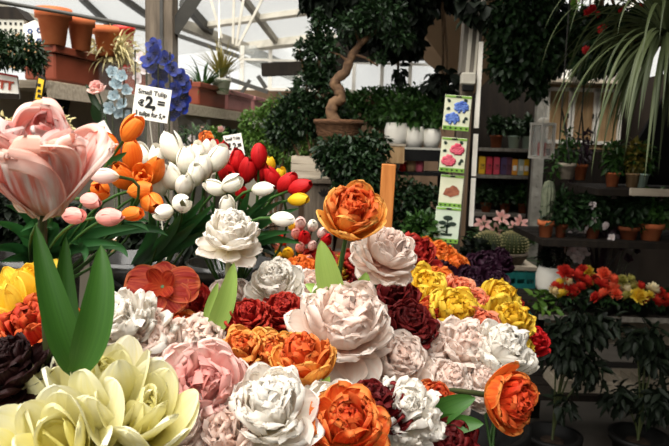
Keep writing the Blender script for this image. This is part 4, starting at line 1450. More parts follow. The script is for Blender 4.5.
def wall_board(name, label, cat, corners, mat, thick=.012, off=.03, part='board'):
    P = [wall_at(x, y, off) for x, y in corners]
    lo = sum(P, Vector()) / len(P)
    o = thing(name, label, cat, lo)
    m = MB(); m.poly(P, thick, AXS); m.build(part, MATS[mat], o)
    return o, P


D_ = 2.84
c = at(8, 84, D_)
o = thing('shop_sign', 'white sign board with red capital letters at the left edge', 'sign', at(8, 97, D_))
m = MB(); P = [at(-26, 97, D_), at(19, 99, D_), at(17, 76, D_), at(-28, 68, D_)]; m.poly(P, .012, (0, -1, 0)); m.build('board', MATS['card_white'], o)
m = MB(); m.poly([at(-26, 97.5, D_ - .004), at(19, 99.5, D_ - .004), at(19, 94, D_ - .004), at(-26, 91, D_ - .004)], .004, (0, -1, 0)); m.build('stripe', MATS['wood_dark'], o)
m = MB(); m.poly([at(-28, 69.5, D_ - .004), at(17, 77.5, D_ - .004), at(17, 75.5, D_ - .004), at(-28, 67.5, D_ - .004)], .004, (0, -1, 0)); m.build('red_edge', MATS['plastic_red'], o)
X = (at(17, 90, D_) - at(-9, 86, D_)).normalized()
text_on('ETT', o, at(-8, 87, D_ - .006), X, (0, 0, 1), .05, solid('sign_red', '#a8402c', '#b04a34', 10), .002, pxm(21, D_))
c = at(38, 90, 2.7)
o = thing('hang_label', 'narrow black label with yellow panel dangling below the garland', 'label', c - Vector((0, 0, .06)))
m = MB(); m.poly([at(33, 100, 2.70), at(42, 103, 2.70), at(46, 78, 2.70), at(38, 75, 2.70)], .004, (0, -1, 0)); m.build('card', MATS['ink'], o)
m = MB(); m.poly([at(35, 99, 2.69), at(40.5, 101, 2.69), at(44, 80, 2.69), at(38.6, 78, 2.69)], .002, (0, -1, 0)); m.build('yellow_panel', solid('label_yellow', '#c8a01c', '#d8b42c', 30), o)
m = MB()
for y in (84, 90, 95):
    m.poly([at(37, y + 2, 2.688), at(40.4, y + 3, 2.688), at(41, y, 2.688), at(38, y - 1, 2.688)], .001, (0, -1, 0))
m.build('label_print', MATS['ink'], o)
m = MB(); m.tube([at(42, 78, 2.70), at(43, 70, 2.70), at(42, 64, 2.76)], .0015, 5); m.build('string', MATS['ink'], o)
o, P = wall_board('wall_poster', 'dark blue-black board on the left wall under the shelf', 'board', ((45, 118), (66, 122), (72, 94), (48, 88)), 'plastic_black')
m = MB()
for k in range(5):
    a = wall_at(50 + 4 * k, 104 + (k % 3) * 4, .034)
    m.lathe(a, [(0, -.004), (.016, 0), (0, .004)], 8)
m.build('printed_shape', solid('slate_blue', '#2a3444', '#384456', 10), o)
# pink rose-like bloom with leaves on the side table
bb = Vector((at(98, 100, 2.75).x, 2.75, 1.16))
flower('pink_rose', 'pale pink rose standing between the dark board and the grey-blue spray', 'flower', 'ruffled', 'blush_pink', at(97, 88, 2.75), .07, (-.1, -.6, .8), bb, None, 6, leaves=(L((100, 112), 2.75, (86, 84), 2.76, .03), L((100, 118), 2.74, (112, 96), 2.74, .03), L((99, 122), 2.73, (92, 104), 2.7, .04)), leafmat='bush_dark', hi=False)
# pale filler sprigs on the side table behind the parrot tulip
for k, (px, py, lab) in enumerate(((8, 126, 'pale dried sprigs behind the parrot tulip at the left edge'), (56, 124, 'pale dried sprigs under the dark board'))):
    b = at(px, py, 2.55)
    o = thing('dried_sprig', lab, 'plant', (b.x, b.y, 1.158))
    m = MB(); foliage(m, np.random.default_rng(40 + k), [(b.x, b.y, b.z - .06, .09, .06, .10)], 420, .03, .012, .1, .2)
    m.tube([(b.x, b.y, 1.158), (b.x, b.y, b.z)], .003, 5)
    m.build('foliage', MATS['straw'], o)

# ---------------------------------------------------------------- centre: bench, bonsai, climbing plant, crates
t = thing('display_bench', 'long dark bench under the bonsai and the clay bowl', 'bench', (.03, 3.15, 0))
m = MB(); m.box((.035, 3.15, .78), (.93, 1.35, .04)); m.build('bench_top', MATS['wood_dark'], t)
for x, y in ((-.38, 2.52), (.46, 2.52), (-.38, 3.78), (.46, 3.78)):
    m = MB(); m.box((x, y, .38), (.06, .06, .76)); m.build('leg', MATS['wood_dark'], t)


def bush(name, label, cat, c, blobs, n, ln, wd, mat, seed, trunk=None, pot=None, trad=.012, droop=.3, shell=.5, potname='pot', barkm='bark', group=None):
    """plant: blobs = (px,py,D,rx_px,ry_px); trunk = list of (px,py,D); pot=(r,h,mat)"""
    c = Vector(c)
    o = thing(name, label, cat, c, group)
    B = []
    for px, py, D, rx, ry in blobs:
        p = at(px, py, D)
        B.append((p.x, p.y, p.z, pxm(rx, D), max(pxm(rx, D) * .75, .04), pxm(ry, D)))
    rg = np.random.default_rng(seed)
    m = MB(); foliage(m, rg, B, n, ln, wd, droop, shell); m.build('foliage', MATS[mat], o)
    zt = c.z
    if pot:
        make_pot(potname, o, c, *pot)
        zt = c.z + pot[1] * .84
        m = MB(); m.lathe(c, [(pot[0] * .88, pot[1] * .83), (0, pot[1] * .87)], 20); m.build('soil', MATS['soil'], o)
    m = MB()
    if trunk:
        P = [at(*q) for q in trunk]
        m.tube([Vector((c.x, c.y, zt - .01))] + P, [trad] * 1 + list(np.linspace(trad, trad * .45, len(P))), 9)
    else:
        for b in B:
            m.tube(bez((c.x, c.y, zt - .01), (c.x, c.y, (zt + b[2]) / 2), (b[0], b[1], b[2]), 5), trad * .6, 6)
    m.build('trunk', MATS[barkm], o)
    return o


# tall climbing plant
c = at(318, 200, 3.6)
bush('climbing_plant', 'tall column of dark small-leaved climber left of the bonsai trunk', 'plant', (c.x, 3.6, .8),
     ((320, 60, 3.6, 17, 26), (316, 92, 3.6, 24, 26), (320, 36, 3.6, 11, 18), (302, 114, 3.6, 26, 22), (284, 128, 3.6, 18, 20), (330, 122, 3.6, 22, 22), (318, 20, 3.6, 4, 10), (300, 50, 3.6, 5, 8)), 6500, .032, .017, 'bush_dark', 31, pot=(.12, .22, 'terracotta_dark'), droop=.1)
# bonsai: twisted trunk in a wicker bowl on a crate
c = at(338, 146, 3.35)
o = thing('bonsai_tree', 'bonsai with thick twisted bare trunk in a brown wicker bowl', 'bonsai', c)
m = MB(); r = pxm(23, 3.35); h = at(338, 120, 3.35).z - c.z
m.lathe(c, [(0, 0), (r * .7, 0), (r * .95, h * .5), (r, h * .82), (r * 1.08, h * .86), (r * 1.08, h), (r * .92, h), (r * .88, h * .85), (0, h * .85)], 30); m.build('bowl', MATS['wicker'], o)
m = MB()
P = [at(x, y, 3.35) for x, y in ((335, 124), (331, 112), (333, 103), (341, 99), (339, 90), (334, 84), (338, 78), (346, 72), (349, 62), (353, 54), (360, 44), (372, 34), (384, 22))]
rr = [pxm(q, 3.35) for q in (6.5, 6, 5.4, 5.6, 5.2, 5, 5, 4.8, 4.4, 4, 3.2, 2.4, 1.6)]
P2 = []
R2 = []
for i in range(len(P) - 1):
    for k in range(3):
        P2.append(P[i].lerp(P[i + 1], k / 3)); R2.append(rr[i] + (rr[i + 1] - rr[i]) * k / 3 + .0022 * math.sin(i * 5 + k * 2.3))
m.tube(P2, R2, 12)
for a, b_ in (((349, 62), (330, 52)), ((353, 54), (378, 66)), ((360, 44), (352, 26))):
    m.tube([at(*a, 3.35), at((a[0] + b_[0]) / 2, (a[1] + b_[1]) / 2 - 2, 3.33), at(*b_, 3.32)], [.009, .006, .004], 7)
m.build('trunk', solid('bonsai_bark', '#4e3828', '#765a40', 26, .85, bump=.8), o)
m = MB()
B = []
for px, py, rx, ry in ((352, 26, 22, 12), (380, 16, 28, 16), (336, 48, 8, 8), (378, 58, 8, 5), (398, 36, 16, 12)):
    p = at(px, py, 3.33)
    B.append((p.x, p.y, p.z, pxm(rx, 3.33), pxm(rx, 3.33) * .7, pxm(ry, 3.33)))
foliage(m, np.random.default_rng(33), B, 1300, .036, .018, .2, .3); m.build('foliage', MATS['bush_dark'], o)
# leafy dwarf shrub below the bowl
c = at(348, 190, 3.15)
bush('leafy_shrub', 'dark leafy shrub spreading under the wicker bonsai bowl', 'plant', (c.x, 3.12, .8), ((350, 160, 3.15, 34, 20), (336, 152, 3.12, 22, 14), (362, 178, 3.1, 22, 24), (372, 150, 3.15, 18, 18), (352, 196, 3.1, 20, 22)), 4200, .035, .018, 'bush_dark', 34, pot=(.11, .16, 'terracotta_dark'))
# pale crate and carved stand
c = at(311, 178, 3.5)
o = thing('wooden_crate', 'pale slatted wooden crate behind the red tulips', 'crate', (c.x, c.y, at(311, 178, 3.5).z))
w_, h_ = pxm(36, 3.5), at(311, 156, 3.5).z - c.z
m = MB()
for i in range(3):
    for s in (-1, 1):
        m.box((c.x, c.y + s * .10, c.z + h_ * (.17 + .33 * i)), (w_, .014, h_ * .29))
        m.box((c.x + s * w_ * .49, c.y, c.z + h_ * (.17 + .33 * i)), (.014, .19, h_ * .29))
m.build('slats', MATS['wood_pale'], o)
m = MB()
for s in (-1, 1):
    for u in (-1, 1):
        m.box((c.x + s * w_ * .45, c.y + u * .085, c.z + h_ * .5), (.02, .02, h_))
m.build('corner_posts', MATS['wood_pale'], o)
m = MB(); m.box((c.x, c.y, c.z + h_ * .06), (w_ * .96, .19, .012)); m.build('crate_floor', MATS['wood_pale'], o)
zc = c.z
o = thing('carved_stand', 'brown wooden stand with a carved leaf motif under the pale crate', 'stand', (c.x + .05, c.y, .8))
m = MB(); m.box((c.x + .05, c.y, (.8 + zc) / 2 - .012), (.16, .17, zc - .8 - .024), bev=.004); m.build('stand_body', MATS['wood_brown'], o)
m = MB(); m.box((c.x + .05, c.y, zc - .012), (.22, .22, .024), bev=.004); m.build('stand_top', MATS['wood_brown'], o)
m = MB()
f = at(324, 194, c.y - .087)
for k in range(5):
    a = R(20 + 35 * k)
    blade(m, f + Vector((0, 0, -.012)), f + Vector((math.cos(a) * .034, 0, math.sin(a) * .034)), .014, face=(0, -1, 0), n=5, m=1)
m.build('carved_motif', MATS['ink'], o)
# orange-brown plank
a, b = at(386, 164, 2.62), at(384, 262, 2.62)
m = MB(); m.box(((a.x + b.x) / 2, 2.62, (a.z + .8) / 2), (pxm(14, 2.62), .02, a.z - .8), Matrix.Rotation(R(1.5), 3, 'Y'), bev=.003)
tag(m.build('wooden_plank', MATS['wood_orange']), 'upright orange-brown plank between the orange tulip and the plant shelf', 'plank')

# plant shelf with white pots
Dq = 3.75
c = at(405, 150, Dq)
o = thing('plant_shelf', 'black shelf rack of white pots and small candles left of the grey column', 'shelf', (c.x + .02, Dq + .05, 0))
zA, zB, zC = at(405, 147, Dq).z, at(405, 171, Dq).z, at(405, 226, Dq).z
for z, th in ((zA, .075), (zB, .02), (zC, .02)):
    m = MB(); m.box((c.x + .03, Dq + .03, z - th / 2), (.42, .26, th)); m.build('board', MATS['plastic_black'], o)
for s in (-1, 1):
    m = MB(); m.box((c.x + .03 + s * .2, Dq + .12, zA / 2 - .02), (.03, .03, zA - .08)); m.build('post', MATS['plastic_black'], o)
m = MB(); m.box((c.x + .03, Dq - .101, zA - .006), (.42, .004, .012)); m.build('edge_strip', MATS['card_grey'], o)
for px, wpx, lab, lf in ((396, 24, 'white round pot at the left of the black shelf', 1), (414, 21, 'white round pot in the middle of the black shelf with a dark leaf over it', 2), (431, 19, 'white round pot on the right end of the black shelf, near the seed cards', 3)):
    q = at(px, 146, Dq)
    o = thing('white_pot', lab, 'pot', (q.x, Dq, zA))
    r = pxm(wpx, Dq) / 2; h = r * 1.95
    m = MB(); m.lathe((q.x, Dq, zA), [(0, 0), (r * .72, 0), (r * .98, h * .4), (r, h * .7), (r * .86, h), (r * .78, h), (r * .8, h * .85), (0, h * .84)], 28); m.build('pot_body', MATS['plastic_white'], o)
    m = MB(); straps(m, np.random.default_rng(50 + lf), Vector((q.x, Dq, zA + h * .85)), 16, .2, .022, (20, 85), 1.3, 7); foliage(m, np.random.default_rng(55 + lf), [(q.x, Dq, zA + h + .08, .08, .07, .07)], 130, .06, .025); m.build('foliage', MATS['bush_mid'], o)
for px, wpx, mt, lab in ((402, 7, 'plastic_red', 'thin dark red candle jar left of the cream one'), (410, 9, 'wood_tan', 'cream candle jar in the middle of the second shelf'), (419, 8, 'candle_pink', 'pink candle jar right of the cream one')):
    if mt == 'candle_pink':
        solid('candle_pink', '#c8586a', '#d46a7a', 8)
    q = at(px, 170, Dq)
    r = pxm(wpx, Dq) / 2
    o = thing('candle_jar', lab, 'candle', (q.x, Dq - .03, zB))
    m = MB(); m.lathe((q.x, Dq - .03, zB), [(0, 0), (r, 0), (r, r * 2.6), (r * .9, r * 2.7), (0, r * 2.7)], 18); m.build('jar', MATS[mt], o)
    m = MB(); m.lathe((q.x, Dq - .03, zB + r * 2.7), [(r * .3, 0), (r * .3, .008), (0, .008)], 10); m.build('lid_knob', MATS['wood_dark'], o)
# tan carton left of the shelf
c = at(384, 163, 3.55)
o = thing('tan_carton', 'tan cardboard carton right of the bonsai bowl', 'box', (c.x, 3.55, c.z))
m = MB(); m.box((c.x, 3.55, c.z + .05), (.17, .16, .10), Matrix.Rotation(.3, 3, 'Z'), bev=.003); m.build('carton_body', MATS['wood_tan'], o)
m = MB(); m.box((c.x, 3.55, c.z + .1), (.178, .168, .012), Matrix.Rotation(.3, 3, 'Z')); m.build('carton_lid', MATS['wood_pale'], o)
zz = c.z
o = thing('dark_stool', 'dark stool carrying the tan carton', 'stool', (c.x, 3.55, .8))
m = MB(); m.box((c.x, 3.55, zz - .012), (.16, .16, .024)); m.build('seat', MATS['wood_dark'], o)
for s in (-1, 1):
    for u in (-1, 1):
        m = MB(); m.box((c.x + s * .06, 3.55 + u * .06, (.8 + zz - .024) / 2), (.02, .02, zz - .824)); m.build('leg', MATS['wood_dark'], o)
# shrubs below and around the shelf
c = at(410, 232, 3.45)
bush('potted_shrub', 'dark potted shrub under the candle shelf', 'plant', (c.x - .02, 3.45, .8), ((404, 198, 3.45, 26, 18), (426, 205, 3.45, 18, 20), (398, 222, 3.4, 20, 16)), 2400, .036, .018, 'bush_dark', 36, pot=(.09, .15, 'terracotta_dark'))
c = at(400, 96, 4.6)
bush('hedge_bush', 'olive bush in the background above the white pots', 'plant', (c.x, 4.6, 0), ((372, 100, 4.6, 22, 12), (400, 98, 4.6, 26, 12), (430, 98, 4.6, 22, 14), (345, 106, 4.6, 20, 16), (400, 118, 4.6, 40, 12)), 6000, .036, .018, 'bush_mid', 37, trad=.02)
c = at(270, 120, 5.0)
bush('bright_bush', 'brighter green bush in the background behind the climbing plant', 'plant', (c.x, 5.0, 0), ((278, 112, 5.0, 16, 16), (258, 122, 5.0, 18, 14), (262, 145, 5.0, 26, 16), (295, 150, 5.0, 24, 20), (288, 130, 4.9, 16, 14)), 5200, .036, .018, 'bush_bright', 38, trad=.02)
m = MB(); q = at(257, 135, 5.1); m.box(q, (.10, .08, .22), bev=.006)
o = tag(m.build('white_carton', MATS['plastic_white']), 'small white carton on the wall pier behind the red tulips', 'box')
zq = q.z - .11
m = MB(); m.box((q.x, q.y, zq / 2), (.3, .2, zq)); tag(m.build('brick_pier', MATS['wall_cream']), 'pale pier behind the climbing plant that carries the white carton', 'pier')
# clay bowl with young plants
q = at(421, 262, 2.95)
o = thing('clay_bowl', 'wide clay bowl behind the high blush peony with young plants', 'planter', (q.x, 2.95, .8))
m = MB(); m.box((q.x, 2.95, (.8 + q.z) / 2), (.16, .16, q.z - .8)); m.build('pedestal', MATS['wood_dark'], o)
r = pxm(20, 2.95); h = pxm(22, 2.95)
m = MB(); m.lathe((q.x, 2.95, q.z), [(0, 0), (r * .7, 0), (r * .96, h * .6), (r * 1.02, h * .62), (r * 1.06, h), (r * .95, h), (r * .9, h * .8), (0, h * .8)], 30); m.build('bowl', MATS['terracotta_dark'], o)
m = MB(); foliage(m, np.random.default_rng(60), [(q.x, 2.95, q.z + h + .05, .09, .07, .07)], 420, .05, .022, .1, .2); m.build('foliage', MATS['bush_mid'], o)

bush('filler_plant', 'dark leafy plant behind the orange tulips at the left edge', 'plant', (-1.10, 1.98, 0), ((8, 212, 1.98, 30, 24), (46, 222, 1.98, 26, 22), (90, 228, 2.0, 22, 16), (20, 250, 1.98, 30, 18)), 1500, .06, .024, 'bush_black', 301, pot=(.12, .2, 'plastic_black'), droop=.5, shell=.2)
bush('filler_plant', 'added dark plant filling the dark gap behind the white tulip bucket', 'plant', (-.50, 1.98, .55), ((140, 240, 1.99, 24, 18), (190, 236, 1.99, 26, 20), (240, 240, 2.0, 26, 18), (165, 262, 1.99, 30, 14), (228, 266, 2.0, 28, 12)), 1600, .055, .022, 'bush_black', 302, pot=(.11, .2, 'plastic_black'), droop=.5, shell=.2)  # plant added to darken this gap, where only darkness shows

# low bench of flowering pots between the tulips and the left wall
pa, pb = at(190, 152, 4.3), at(262, 150, 6.1)
zb_ = 1.27
mid = (pa + pb) / 2
o = thing('flower_bench', 'pale bench with pots running along the left wall behind the tulips', 'bench', (mid.x, mid.y, 0))
m = MB(); m.beam(Vector((pa.x, pa.y, zb_ - .02)), Vector((pb.x, pb.y, zb_ - .02)), .30, .04); m.build('bench_top', MATS['wood_pale'], o)
for t_ in (.05, .95):
    q = pa.lerp(pb, t_)
    for s_ in (-.11, .11):
        m = MB(); m.box((q.x + s_, q.y, (zb_ - .04) / 2), (.04, .04, zb_ - .04)); m.build('leg', MATS['wood_grey'], o)
for k, (t_, pm, fm, bm_, lab) in enumerate(((.06, 'plastic_white', 'bush_mid', 'orchid_pale', 'white pot of pale flowers nearest on the bench behind the white tulips'), (.24, 'terracotta', 'bush_bright', 'lily_pink', 'terracotta pot of pink flowers on the bench behind the white tulips'), (.44, 'plastic_white', 'bush_dark', 'orchid_pale', 'white pot of dark leaves and pale flowers left of the second price card'), (.64, 'wood_tan', 'bush_bright', 'mum_yellow', 'tan pot of yellow flowers behind the second price card'), (.84, 'terracotta', 'bush_mid', 'orchid_pale', 'terracotta pot of pale flowers at the far end of the bench'))):
    q = pa.lerp(pb, t_)
    b = Vector((q.x, q.y, zb_))
    o = thing('potted_plant', lab, 'potted plant', b)
    make_pot('pot', o, b, .07, .12, pm)
    rg = np.random.default_rng(400 + k)
    m = MB(); foliage(m, rg, [(b.x, b.y, b.z + .22, .11, .09, .09)], 420, .06, .026, .2, .2); m.tube([b + Vector((0, 0, .1)), b + Vector((0, 0, .22))], .006, 6); m.build('foliage', MATS[fm], o)
    for i in range(7):
        ob = link_mesh('flower_head', bloom('orchid', 8, bm_, False), None, o)
        ob.location = Vector((rg.uniform(-.11, .11), -.09 + rg.uniform(-.02, .02), .22 + rg.uniform(-.07, .10)))
        ob.scale = (.055,) * 3
        ob.rotation_euler = (1.2, rg.uniform(-.4, .4), i)

# ---------------------------------------------------------------- ivy hanging under the roof
def vine(label, blobs, n, mat, seed, hang, ln=.075, wd=.055, D=4.2):
    p = at(hang[0], hang[1], D)
    o = thing('hanging_vine', label, 'vine', p)
    B = []
    for px, py, d, rx, ry in blobs:
        q = at(px, py, d)
        B.append((q.x, q.y, q.z, pxm(rx, d), pxm(rx, d) * .8, pxm(ry, d)))
    m = MB(); foliage(m, np.random.default_rng(seed), B, n, ln, wd, .8, .25); m.build('foliage', MATS[mat], o)
    m = MB()
    for b in B:
        m.tube(bez(p, (b[0], b[1], p.z * .5 + b[2] * .5 + .1), b[:3], 6), .008, 6)
    m.tube([p, Vector((p.x, p.y, 2.99))], .01, 6)
    m.build('stem', MATS['bark'], o)
    return o


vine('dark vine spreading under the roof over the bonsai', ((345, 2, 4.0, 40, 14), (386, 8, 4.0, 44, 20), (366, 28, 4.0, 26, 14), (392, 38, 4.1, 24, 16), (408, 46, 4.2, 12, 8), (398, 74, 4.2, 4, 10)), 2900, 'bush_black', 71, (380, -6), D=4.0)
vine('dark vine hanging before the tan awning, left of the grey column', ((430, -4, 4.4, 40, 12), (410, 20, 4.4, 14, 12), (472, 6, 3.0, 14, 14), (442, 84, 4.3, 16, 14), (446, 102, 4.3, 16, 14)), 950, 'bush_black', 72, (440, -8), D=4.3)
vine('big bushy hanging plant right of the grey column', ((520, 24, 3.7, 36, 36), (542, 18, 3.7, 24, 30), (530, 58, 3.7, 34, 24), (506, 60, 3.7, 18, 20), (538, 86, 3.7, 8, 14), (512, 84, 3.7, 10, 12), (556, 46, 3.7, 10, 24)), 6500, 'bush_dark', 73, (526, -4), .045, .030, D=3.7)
vine('bright green trailing plant left of the red geranium', ((574, 18, 4.4, 12, 14), (568, 36, 4.4, 10, 14), (576, 52, 4.4, 10, 10)), 420, 'bush_bright', 74, (574, -8), .06, .04, D=4.4)
gq = vine('dark geranium hanging basket with red flower heads', ((600, 30, 3.6, 34, 26), (616, 48, 3.6, 30, 22), (590, 62, 3.6, 16, 14), (640, 24, 3.6, 26, 20)), 2400, 'bush_dark', 75, (606, -8), .05, .038, D=3.6)
for k, (px, py) in enumerate(((592, 8), (597, 14), (600, 30), (586, 50), (642, 6), (622, 10), (588, 12), (603, 27))):
    ob = link_mesh('flower_head', bloom('mum', 3, 'geranium_red', False), None, gq)
    ob.location = at(px, py, 3.36) - wloc(gq)
    ob.scale = (.045,) * 3
    ob.rotation_euler = (1.2, 0, k)

# ponytail palm on the upper right with long hanging leaves
b = at(694, 64, 2.5)
o = thing('ponytail_palm', 'large plant with long arching strap leaves at the upper right', 'plant', b)
make_pot('pot', o, b + Vector((.06, 0, -.10)), .10, .16, 'terracotta_dark')
m = MB(); m.tube([b + Vector((.06, 0, .03)), b + Vector((.02, 0, .12)), at(668, 44, 2.5)], [.03, .022, .02], 10); m.build('trunk', MATS['bark'], o)
m = MB(); straps(m, np.random.default_rng(81), at(668, 34, 2.5), 190, .62, .017, (-35, 85), 1.9, 16); m.build('foliage', MATS['strap_green'], o)
m = MB()
p0 = b + Vector((.06, 0, .04))
for a in (.4, 2.5, 4.6):
    m.tube([p0 + Vector((.1 * math.cos(a), .1 * math.sin(a), 0)), Vector((p0.x, p0.y, p0.z + .6)), Vector((p0.x, p0.y, 2.99))], .003, 5)
m.build('hanger', MATS['metal_dark'], o)

# ---------------------------------------------------------------- seed cards on the grey column
solid('hydrangea_blue', '#3c58a8', '#6a88cc', 60)
solid('print_pink', '#c8405a', '#d86878', 60)
solid('print_brown', '#7a4030', '#a8684c', 40)
solid('print_green', '#6a9a3a', '#86b04a', 20)
solid('print_dark', '#1c2a20', '#2c3c30', 30)
solid('card_pale', '#d6d8b8', '#e2e2c8', 12)
solid('card_mint', '#c8d8c0', '#d6e0cc', 12)
cc = [(457, 113, 26, 34, 'hydrangea_blue', 'seed card with two blue flower heads, topmost on the grey column'), (453, 155, 25, 34, 'print_pink', 'seed card with two pink flower heads, second from the top'), (451, 191, 23, 32, 'print_brown', 'seed card with a brown bulb picture, third from the top'), (447, 225, 25, 36, 'print_dark', 'pale green seed card with a dark bonsai picture, fourth from the top'), (444, 254, 17, 20, 'print_dark', 'half hidden seed card at the bottom of the row')]
for i, (px, py, w_, h_, mt, lab) in enumerate(cc):
    D = 2.92 - .012 * (i % 2)
    c = at(px, py, D)
    W, H = pxm(w_, D), pxm(h_, D)
    Rm = Matrix.Rotation(R(3.0), 3, 'Y')
    o = thing('seed_card', lab, 'seed card', c - Vector((0, 0, H / 2)))
    m = MB(); m.box(c, (W, .006, H), Rm, bev=.0015); m.build('card', MATS['card_mint' if i > 2 else 'card_pale'], o)

    def on(u, v, y=-.0045):
        return c + Rm @ Vector((u * W, y, v * H))

    m = MB(); m.box(on(0, -.44), (W * .99, .002, H * .12), Rm); m.build('green_band', MATS['print_green'], o)
    m = MB(); m.box(on(0, .46), (W * .99, .002, H * .06), Rm); m.build('top_band', MATS['print_green'], o)
    m = MB()
    for k in range(5):
        m.box(on(-.4 + .2 * k, -.44, -.0058), (W * .08, .001, H * .045), Rm)
    m.box(on(0, .46, -.0058), (W * .22, .001, H * .05), Rm)
    m.build('punched_holes', MATS['ink'], o)
    m = MB()
    MX = Rm @ Matrix.Rotation(R(90), 3, 'X')
    if i < 2:
        for (u, v, r) in ((.14, .17, .24), (-.16, -.17, .24)):
            rg = np.random.default_rng(90 + i)
            for k in range(60):
                a, q = rg.uniform(0, 6.28), math.sqrt(rg.uniform(0, 1)) * r
                m.lathe(on(u + q * math.cos(a), v + q * .8 * math.sin(a) * W / H, -.0048), [(0, .003), (.008, .0003), (.008, -.0005)], 7, M=MX)
    elif i == 2:
        pts = [(-.34, -.12), (-.1, -.16), (0, -.2), (.1, -.16), (.34, -.1), (.36, .02), (.22, .14), (.04, .19), (-.1, .1), (-.24, .08)]
        m.poly([on(u, v, -.0052) for u, v in pts], .001, (0, -1, 0))
    else:
        for (u, v, a, b_) in ((0, .20, .20, .07), (-.2, .06, .16, .06), (.2, .04, .17, .06), (.0, -.02, .14, .05)):
            m.poly([on(u + a * math.cos(t_), v + b_ * math.sin(t_), -.0052) for t_ in np.linspace(0, 6.28, 14)[:-1]], .001, (0, -1, 0))
        m.poly([on(u, v, -.0052) for u, v in ((-.05, -.22), (.05, -.22), (.03, .16), (-.02, .16))], .001, (0, -1, 0))
        m.poly([on(u, v, -.0052) for u, v in ((-.2, -.3), (.2, -.3), (.24, -.23), (-.24, -.23))], .001, (0, -1, 0))
    m.build('printed_picture', MATS[mt], o)
    if i < 2:
        m = MB()
        rg = np.random.default_rng(95)
        for (u, v) in ((-.28, .12), (.3, -.12), (.28, -.28), (-.3, .3), (.34, .34)):
            a = rg.uniform(0, 6.28)
            blade(m, on(u, v, -.005), on(u + .16 * math.cos(a), v + .12 * math.sin(a), -.005), .014, face=(0, -1, 0), n=5, m=1, fold=0)
        m.build('printed_leaves', MATS['print_dark'], o)
m = MB(); m.tube([at(459, 92, 2.94), at(447, 222, 2.94), at(443, 262, 2.94)], .003, 6)
m.tube([at(459, 92, 2.94), Vector((at(459, 92, 2.94).x + .01, 3.08, at(459, 92, 2.94).z + .02))], .003, 6)
tag(m.build('hook_wire', MATS['metal_dark']), 'wire on the grey column that the seed cards hang from', 'wire')

# ---------------------------------------------------------------- far shelf down the aisle
Df = 6.0
x0, x1 = at(478, 152, Df).x, at(531, 152, Df).x + .25
o = thing('aisle_shelf', 'dark shelf rack at the end of the aisle with packets and cacti', 'shelf', ((x0 + x1) / 2, Df + .1, 0))
zt, zm, zl = at(500, 148, Df).z, at(500, 175, Df).z, at(500, 213, Df).z
zk = at(500, 262, Df).z
for z in (zt, zm, zl):
    m = MB(); m.box(((x0 + x1) / 2, Df + .12, z - .015), (x1 - x0, .34, .03)); m.build('board', MATS['wood_grey'], o)
for x in (x0, x1):
    m = MB(); m.box((x, Df + .27, 1.1), (.04, .04, 2.2)); m.build('post', MATS['wood_dark'], o)
m = MB(); m.box(((x0 + x1) / 2, Df + .31, 1.1), (x1 - x0, .02, 2.2)); m.build('back_panel', MATS['wood_dark'], o)
pk = (('#c89a20', 482, 'yellow packet, first on the far shelf'), ('#b03040', 489, 'dull red packet, second on the far shelf'), ('#b84050', 496.5, 'dull red packet, third on the far shelf'), ('#4a3a5a', 503.5, 'dark violet packet in the middle of the far shelf'), ('#5a3444', 509, 'dark plum packet in the middle of the far shelf'), ('#d8902c', 514.5, 'orange packet with white figure on the far shelf'), ('#a8b0a0', 521, 'pale packet beside the last yellow one'), ('#d8a41c', 526, 'yellow packet, last on the far shelf'))
for hx, px, lab in pk:
    q = at(px, 174, Df)
    o = thing('seed_packet', lab, 'packet', (q.x, Df + .02, zm))
    mt = solid('packet_' + hx[1:], hx, hx, 30, .5)
    h = .165 if px < 512 else .15
    m = MB(); m.box((q.x, Df + .02, zm + h / 2), (.056, .035, h), bev=.008); m.build('packet_body', mt, o)
    m = MB(); m.box((q.x, Df + .001, zm + h * .45), (.034, .004, h * .3)); m.build('packet_label', MATS['card_white'] if px > 512 else solid('label_' + hx[1:], hx, '#3a2420', 40), o)
for px, mt, lab, sd_ in ((515, 'glazed_mint', 'pale mint pot in the far shelf top row', 101), (529, 'glazed_mint', 'second pale mint pot, half behind the white lantern', 102), (497, 'terracotta_dark', 'dark plum pot on the left of the far shelf top row', 103)):
    q = at(px, 148, Df)
    o = thing('potted_plant', lab, 'potted plant', (q.x, Df + .05, zt))
    make_pot('pot', o, Vector((q.x, Df + .05, zt)), .055, .115, mt, taper=.8)
    m = MB(); foliage(m, np.random.default_rng(sd_), [(q.x, Df + .05, zt + .2, .08, .07, .09)], 260, .06, .028, .2, .2); m.tube([(q.x, Df + .05, zt + .09), (q.x, Df + .05, zt + .2)], .006, 6); m.build('foliage', MATS['bush_dark'], o)
# brown palm-like plant above the mint pots
q = at(517, 122, Df)
